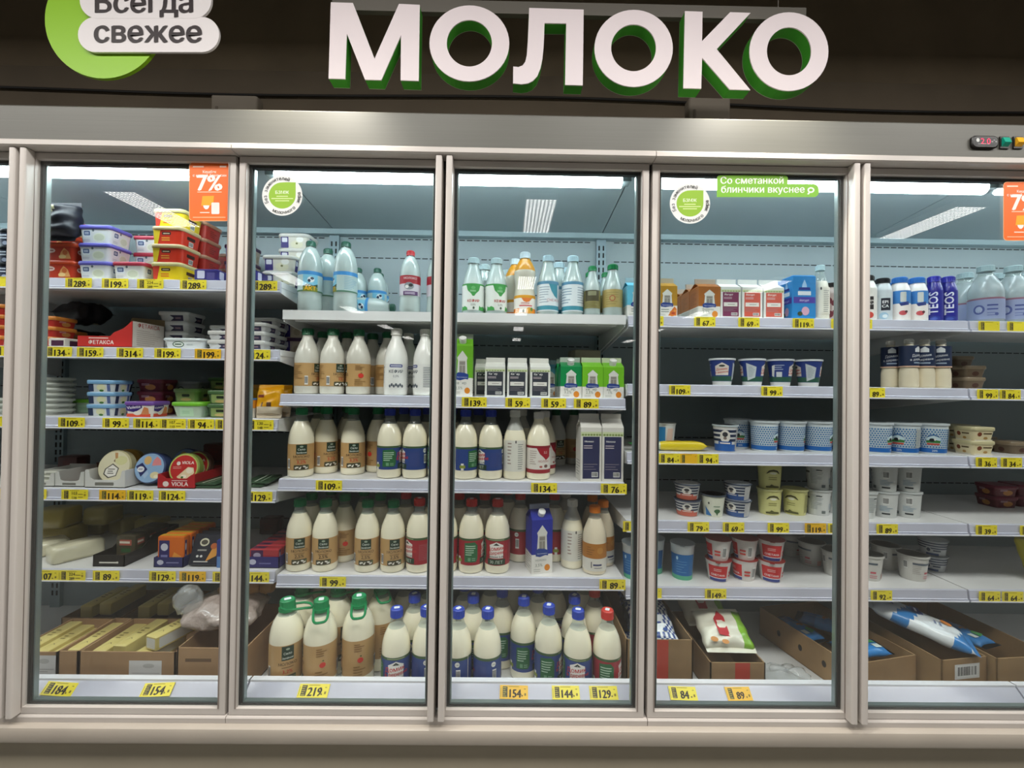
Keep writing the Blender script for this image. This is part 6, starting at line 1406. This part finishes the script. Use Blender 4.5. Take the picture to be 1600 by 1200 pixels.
# crumpled bag of trimmings
def lumpy(w_, d_, h_, mat, seed, nu=34, nv=18, amp=.16, open_top=False):
    rn = random.Random(seed); ph = [rn.random()*6.28 for _ in range(10)]; b = MB(); rings = []
    for j in range(nv+1):
        t = j/nv; el = -math.pi/2+math.pi*t; ring = []
        for i in range(nu):
            a = 2*math.pi*i/nu; c = math.cos(el)
            k = 1+amp*(math.sin(3*a+ph[0]+2*el)*.5+math.sin(7*a-3*el+ph[1])*.35+math.sin(5*el+4*a+ph[2])*.3+math.sin(13*a+7*el+ph[3])*.18)
            ring.append((w_/2*c*math.cos(a)*k, d_/2*c*math.sin(a)*k, max(0, h_/2+h_/2*math.sin(el)*(1+amp*.8*math.sin(4*a+ph[4])+amp*.4*math.sin(9*a+ph[5]))))) 
        rings.append(ring)
    b.loft(rings, mat); return b
FILM = clear_mat('crumpled_film', (.88, .9, .9), .12, .22, (.85, .85, .85), 1.5)
PINK = C('#b9a8a0', .18, noise=.16, scale=26, bump=1.0, coat=1.0)
def tree(name, label, cat, loc, parts, rz=0):
    o = link(name, None, None, loc); o.rotation_euler.z = math.radians(rz); tag(o, label, cat)
    for n, me in parts: link(n, me, o)
    return o
hb = DECK_Z+hC
b1 = lumpy(.27, .24, .11, PINK, 5).mesh('bag_body', 80); b2 = lumpy(.10, .07, .10, FILM, 8).mesh('bag_neck', 80)
o = tree('plastic_bag', 'crumpled pinkish plastic bag bulging over a cardboard box', 'bag', (xat(352, hb+.04, .30), .31, hb+.001), [('bag_body', b1)])
c = link('bag_neck', b2, o, (-.135, -.05, .07)); c.rotation_euler = (0, math.radians(35), 0)
for i, (dx, dy, s) in enumerate(((.03, .0, .05), (.09, .02, .06), (.15, .04, .05))):
    q = lumpy(s*1.5, s, s, C('#b98a54', .4, noise=.1, scale=30, bump=.3), 20+i).mesh('cheese_lump', 80); link('cheese_lump', q, o, (dx-.04, dy+.02, .085))

# right-hand boxes
oF, xF, wF, hF = dbox('tall cardboard box with red tape and blue and white milk bags', 979, 1083, 1000, .17, .36, 0, '#8f7350', tape=(.40, .63))
oG, xG, wG, hG = dbox('low cardboard box with red tape holding white and green bags', 1110, 1196, 1036, .165, .34, 0, '#9a7c58', tape=(.45, .72))
oH, xH, wH, hH = dbox('long low cardboard box of blue packs with round side holes', 1330, 1460, 1040, .16, .40, 12, '#9c7c55')
oI, xI, wI, hI = dbox('cardboard box with bar code label under a blue and white bag', 1472, 1556, 1033, .16, .42, 8, '#9a7a52', stick=lambda s: (s.rect(.28, .48, .83, .86, '#dedcd8'), s.bars(.33, .52, .79, .82, n=13), s.ell(.5, .14, .2, .09, '#3a3a4a', 14)))
oJ, xJ, wJ, hJ = dbox('cardboard box with a dark finger hole at the cabinet end', 1558, 1660, 1030, .162, .42, 5, '#97784f', stick=lambda s: s.ell(.5, .2, .22, .12, '#2a2018', 16))
b = MB(); s = Sheet(b, lambda u, v, l: (-l*EPS, u, v)); [s.ell(u, hH*.5, .009, .012, '#1f1710', 12) for u in (.1, .2, .3)]; link('side_hole', b.mesh('side_hole'), oH)
BL = C('#2f4a8a', .3, coat=.4); WB = C('#dfe2e4', .3, coat=.4); DKF = C('#3a4454', .25, coat=.5)
K['milkbag'] = bagkind('blue and white milk bag', .15, .20, .055, lambda u, v: WB if abs(u) < .5 and -.7 < v < .6 else (BL if (int(u*9)+int(v*11)) % 2 else WB), 31, name='milk_bag', design=lambda s: (s.lines(-.03, -.04, .03, .02, 3, '#3a4a90', .4), s.ell(.03, -.06, .008, .008, '#2f4a8a', 12)))
K['darkbag'] = bagkind('dark film-wrapped milk bag', .15, .15, .055, lambda u, v: DKF if v < .2 else (BL if (int(u*9)+int(v*11)) % 2 else DKF), 33, name='milk_bag')
inside(oF, 'milkbag', wF*.55, .136, hF-.06, 0, 'blue and white milk bag topmost in the tall taped box', (math.radians(18), 0)); inside(oF, 'darkbag', wF*.56, .262, hF-.075, 0, 'dark film-wrapped milk bag at the back of the tall taped box', (math.radians(24), 0)); inside(oF, 'milkbag', wF*.5, .12, hF-.16, 0, 'blue and white milk bag beneath in the tall taped box', (math.radians(10), 0))
LG = C('#7fb030', .3, coat=.4); CR = C('#dfdccb', .3, coat=.5); RD = C('#b8222c', .4)
def wg(u, v): return LG if u > .5 else CR
K['curdbag'] = bagkind('white and green curd bag with red emblem', .172, .15, .055, wg, 41, name='curd_bag', wrinkle=.22, design=lambda s: (s.poly([(-.030, -.04), (.004, -.05), (.010, .03), (-.006, .055), (-.030, .02)], '#b8222c'), s.lines(-.022, -.02, .002, .02, 2, '#ecd4cc', .5), s.ell(-.055, -.06, .013, .010, '#c88a4a', 12), s.ell(-.02, -.068, .012, .009, '#c88a4a', 12)))
inside(oG, 'curdbag', wG*.49, .115, hG+.002, -3, 'white and green curd bag in front in the low taped box', (math.radians(24), 0)); inside(oG, 'curdbag', wG*.44, .275, hG+.012, 3, 'white and green curd bag behind in the low taped box', (math.radians(26), 0))
SB = C('#2f80c4', .3, coat=.4); WV = C('#e4e8ea', .3, coat=.4)
K['bluepk'] = bagkind('bright blue curd pack with green accents', .09, .17, .035, lambda u, v: SB if v < .35 else C('#2a64a0', .3, coat=.4), 51, name='curd_pack', cat='package', design=lambda s: (s.rect(-.03, -.06, -.008, -.035, '#cfdcd8'), s.poly([(.0, -.06), (.03, -.05), (.02, -.02), (.0, -.03)], '#4a9a5a'), s.ell(.01, .0, .014, .01, '#a8784a', 12)))
inside(oH, 'bluepk', wH*.5, .085, hH-.030, 84, 'bright blue curd pack lying across the front of the long box'); inside(oH, 'bluepk', wH*.58, .245, hH-.028, 35, 'bright blue curd pack lying askew in the long box'); inside(oH, 'bluepk', wH*.25, .28, hH-.060, 5, 'bright blue curd pack deep in the long box')
def wave(u, v): return SB if (math.sin(v*5.5+u*1.3+.6) > .62) else WV
K['wavebag'] = bagkind('blue and white cottage cheese bag with orange seal', .145, .29, .06, wave, 61, name='curd_bag', n=24, wrinkle=.08, design=lambda s: (s.ell(.02, -.075, .016, .016, '#e08a3c', 16), s.poly([(.0, -.01), (.05, .0), (.046, .028), (.0, .024)], '#2a3a8a'), s.lines(.008, .004, .04, .018, 1, '#dfe4f0', .5), s.lines(-.03, -.06, .0, -.03, 2, '#6a7aa0', .35), s.ell(.01, .12, .012, .012, '#c8603c', 14), s.poly([(-.02, .08), (.03, .085), (.03, .105), (-.02, .1)], '#2a3a8a')))
zI = DECK_Z+max(hI, hH)+.002
put(K['wavebag'], xat(1428, zI+.03, .30), .30, zI+.002, 56, 'deck', 'blue and white cottage cheese bag with orange seal lying across two boxes', (math.radians(16), 0))
inside(oJ, 'bluepk', wJ*.5, .20, hJ-.05, 10, 'blue curd pack in the box with the dark finger hole')
f = lumpy(.17, .14, .05, FILM, 77, amp=.3).mesh('film_body', 80)
tree('plastic_film', 'crumpled clear plastic film lying on the empty deck', 'plastic film', (xat(1232, DECK_Z+.02, .22), .23, DECK_Z+.0005), [('film_body', f)])

# ------------------------------------------------------------------ price tags
def ptag(px, y0, z, wd, price, where, orange=False, second=None, tilt=0., skew=0.):
    ht = .037; b = MB(); base = '#f5e23a' if not orange else '#f5bf2a'
    b.box(-wd/2, wd/2, -.0012, 0, -ht/2, ht/2, C(base, .35))
    s = Sheet(b, lambda u, v, l: (u, -.0012-l*.0003, v)); k = wd/.094
    s.rect(-wd*.40, -ht*.38, -wd*.23, ht*.40, '#4d4526')
    for i in range(5): s.rect(-wd*.385, ht*(.32-.15*i), -wd*(.27+.03*(i % 2)), ht*(.27-.15*i), '#c4b23c', True)
    s.rect(-wd*.47, -ht*.40, -wd*.455, ht*.30, '#a08c1c', True); s.rect(-wd*.19, ht*.38, wd*.18, ht*.42, '#a08c1c', True); s.rect(wd*.36, ht*.22, wd*.42, ht*.26, '#5a4e10', True)
    if second:
        s.text(wd*.0, ht*.02, .015*k, price, '#3a2f14', .02); s.text(wd*.0, -ht*.38, .013*k, second, '#3a2f14', .02); s.lines(wd*.14, -ht*.35, wd*.34, ht*.2, 2, '#7a6a1c', .2); s.rect(wd*.36, -ht*.1, wd*.43, ht*.1, '#a8921c')
    elif price:
        s.text(wd*.05, -ht*.38, .0320*k, price, '#241a0c', .05, sx=.92); s.rect(wd*.265, -ht*.30, wd*.31, -ht*.2, '#4a3d14', True); s.rect(wd*.37, -ht*.24, wd*.43, -ht*.06, '#8a761c', True)
    o = b.build('price_tag', None, None, (xat(px, z, y0), y0, z)); o.rotation_euler = (tilt, skew, 0)
    tag(o, f'{"orange" if orange else "yellow"} price tag{" "+price if price else ""}{"/"+second if second else ""} {where}', 'price tag', 'shelf price tags')
def rail_tags(bay, n, wd, lst):
    z = SH[bay][n]-.0205
    for e in lst:
        px, pr = e[0], e[1]; fl = e[2] if len(e) > 2 else ''
        xt = xat(px, z, YF); nb = [q for q in BODIES if q['o'] and q['front'] and abs(q['z0']-SH[bay][n]) < .01]
        ex = e[3] if len(e) > 3 else ''
        if nb and not ex:
            q = min(nb, key=lambda q: abs(q['x']-xt)); d_ = q['d']
            if len(d_.split()) > 6: d_ = d_.split(' with ')[0].split(',')[0]
            if len(f'yellow price tag {pr} on {NTHS[n]} {BAYW[bay]} shelf below {d_}'.split())+(1 if fl.startswith('/') else 0) >= 15: d_ = d_.split(' with ')[0].split(' lying')[0].split(' at ')[0].split(' of ')[0]
            ex = (', below ' if abs(q['x']-xt) < .06 else ', nearest ')+d_
        ptag(px, YF-.0140, z, wd, pr, f'on {NTHS[n]} {BAYW[bay]} shelf'+ex, 'o' in fl, fl[1:] if fl.startswith('/') else None, .0)
W1, W2 = .093, .077
rail_tags('L', 0, W1, [(123, '289', '', ' below the violet-lidded tubs'), (180, '199'), (235, '224', '/289'), (302, '289', '', ' below the red tubs'), (413, '289', '', ' at the shelf end'), (6, '', '')])
rail_tags('L', 1, W1, [(92, '134'), (141, '159'), (203, '314'), (262, '199'), (325, '199', 'o'), (402, '124'), (12, '', '')])
rail_tags('L', 2, W1, [(112, '109'), (181, '99'), (229, '114'), (270, '107', '/110'), (314, '94'), (357, '', ''), (407, '130', '/148'), (-4, '', '', ' beyond the door frame')])
rail_tags('L', 3, W1, [(52, '89'), (117, '103', '/116'), (176, '114', 'o'), (219, '119'), (269, '124'), (405, '129'), (-8, '', '')])
rail_tags('L', 4, W1, [(71, '107'), (113, '224', '/289'), (166, '89'), (254, '129'), (301, '119', 'o'), (353, '', ''), (400, '144')])
rail_tags('M', 1, W1*.96, [(741, '139'), (809, '59', '', ' below the first white kefir cartons'), (865, '59', '', ' beside the green cartons'), (916, '89')])
rail_tags('M', 2, W1, [(514, '109'), (850, '134'), (959, '76')])
rail_tags('M', 3, W1, [(520, '99'), (957, '89')])
rail_tags('R', 0, W2, [(1020, '66'), (1101, '67'), (1170, '69'), (1255, '119'), (1315, ''), (1346, '', '', ' beside the door frame'), (1545, '', '', ' in the far bay'), (1590, '', '', ' at the far end')])
rail_tags('R', 1, W2, [(1062, '109'), (1206, '99'), (1366, '89'), (1543, '99', '', ' in the far bay'), (1578, '84')])
rail_tags('R', 2, W2, [(1012, '89'), (1046, '84'), (1106, '94'), (1541, '36'), (1580, '34')])
ptag(1076, YF-.0143, SH['R'][2]-.0205, .062, '', 'left blank between two others on third yogurt shelf', True)
rail_tags('R', 3, W2, [(990, ''), (1091, '79'), (1146, '69'), (1216, '99'), (1274, '119', 'o'), (1310, '8'), (1386, '89'), (1541, '39'), (1610, '', '', ' at the far end')])
rail_tags('R', 4, W2, [(1017, ''), (1118, '149'), (1377, '92'), (1546, '64', '', ' in the far bay'), (1582, '64', '', ' at the far end')])
DT = math.radians(-45.9)
for px, pr, wd, sk in ((93, '184', .096, .06), (246, '154', .096, -.05), (490, '219', .096, 0), (803, '154', .09, .02), (884, '144', .088, 0), (943, '129', .09, 0), (1067, '84', .088, .03), (1154, '89', .08, -.02)):
    ptag(px, .0938, .4075, wd, pr, 'on the sloping deck rail'+{93: ' below the butter box', 246: ' below the loose butter packs', 803: ' below the blue-capped bottles', 1154: ' below the white and green bags'}.get(px, ''), px in (803, 1154), None, DT, sk)
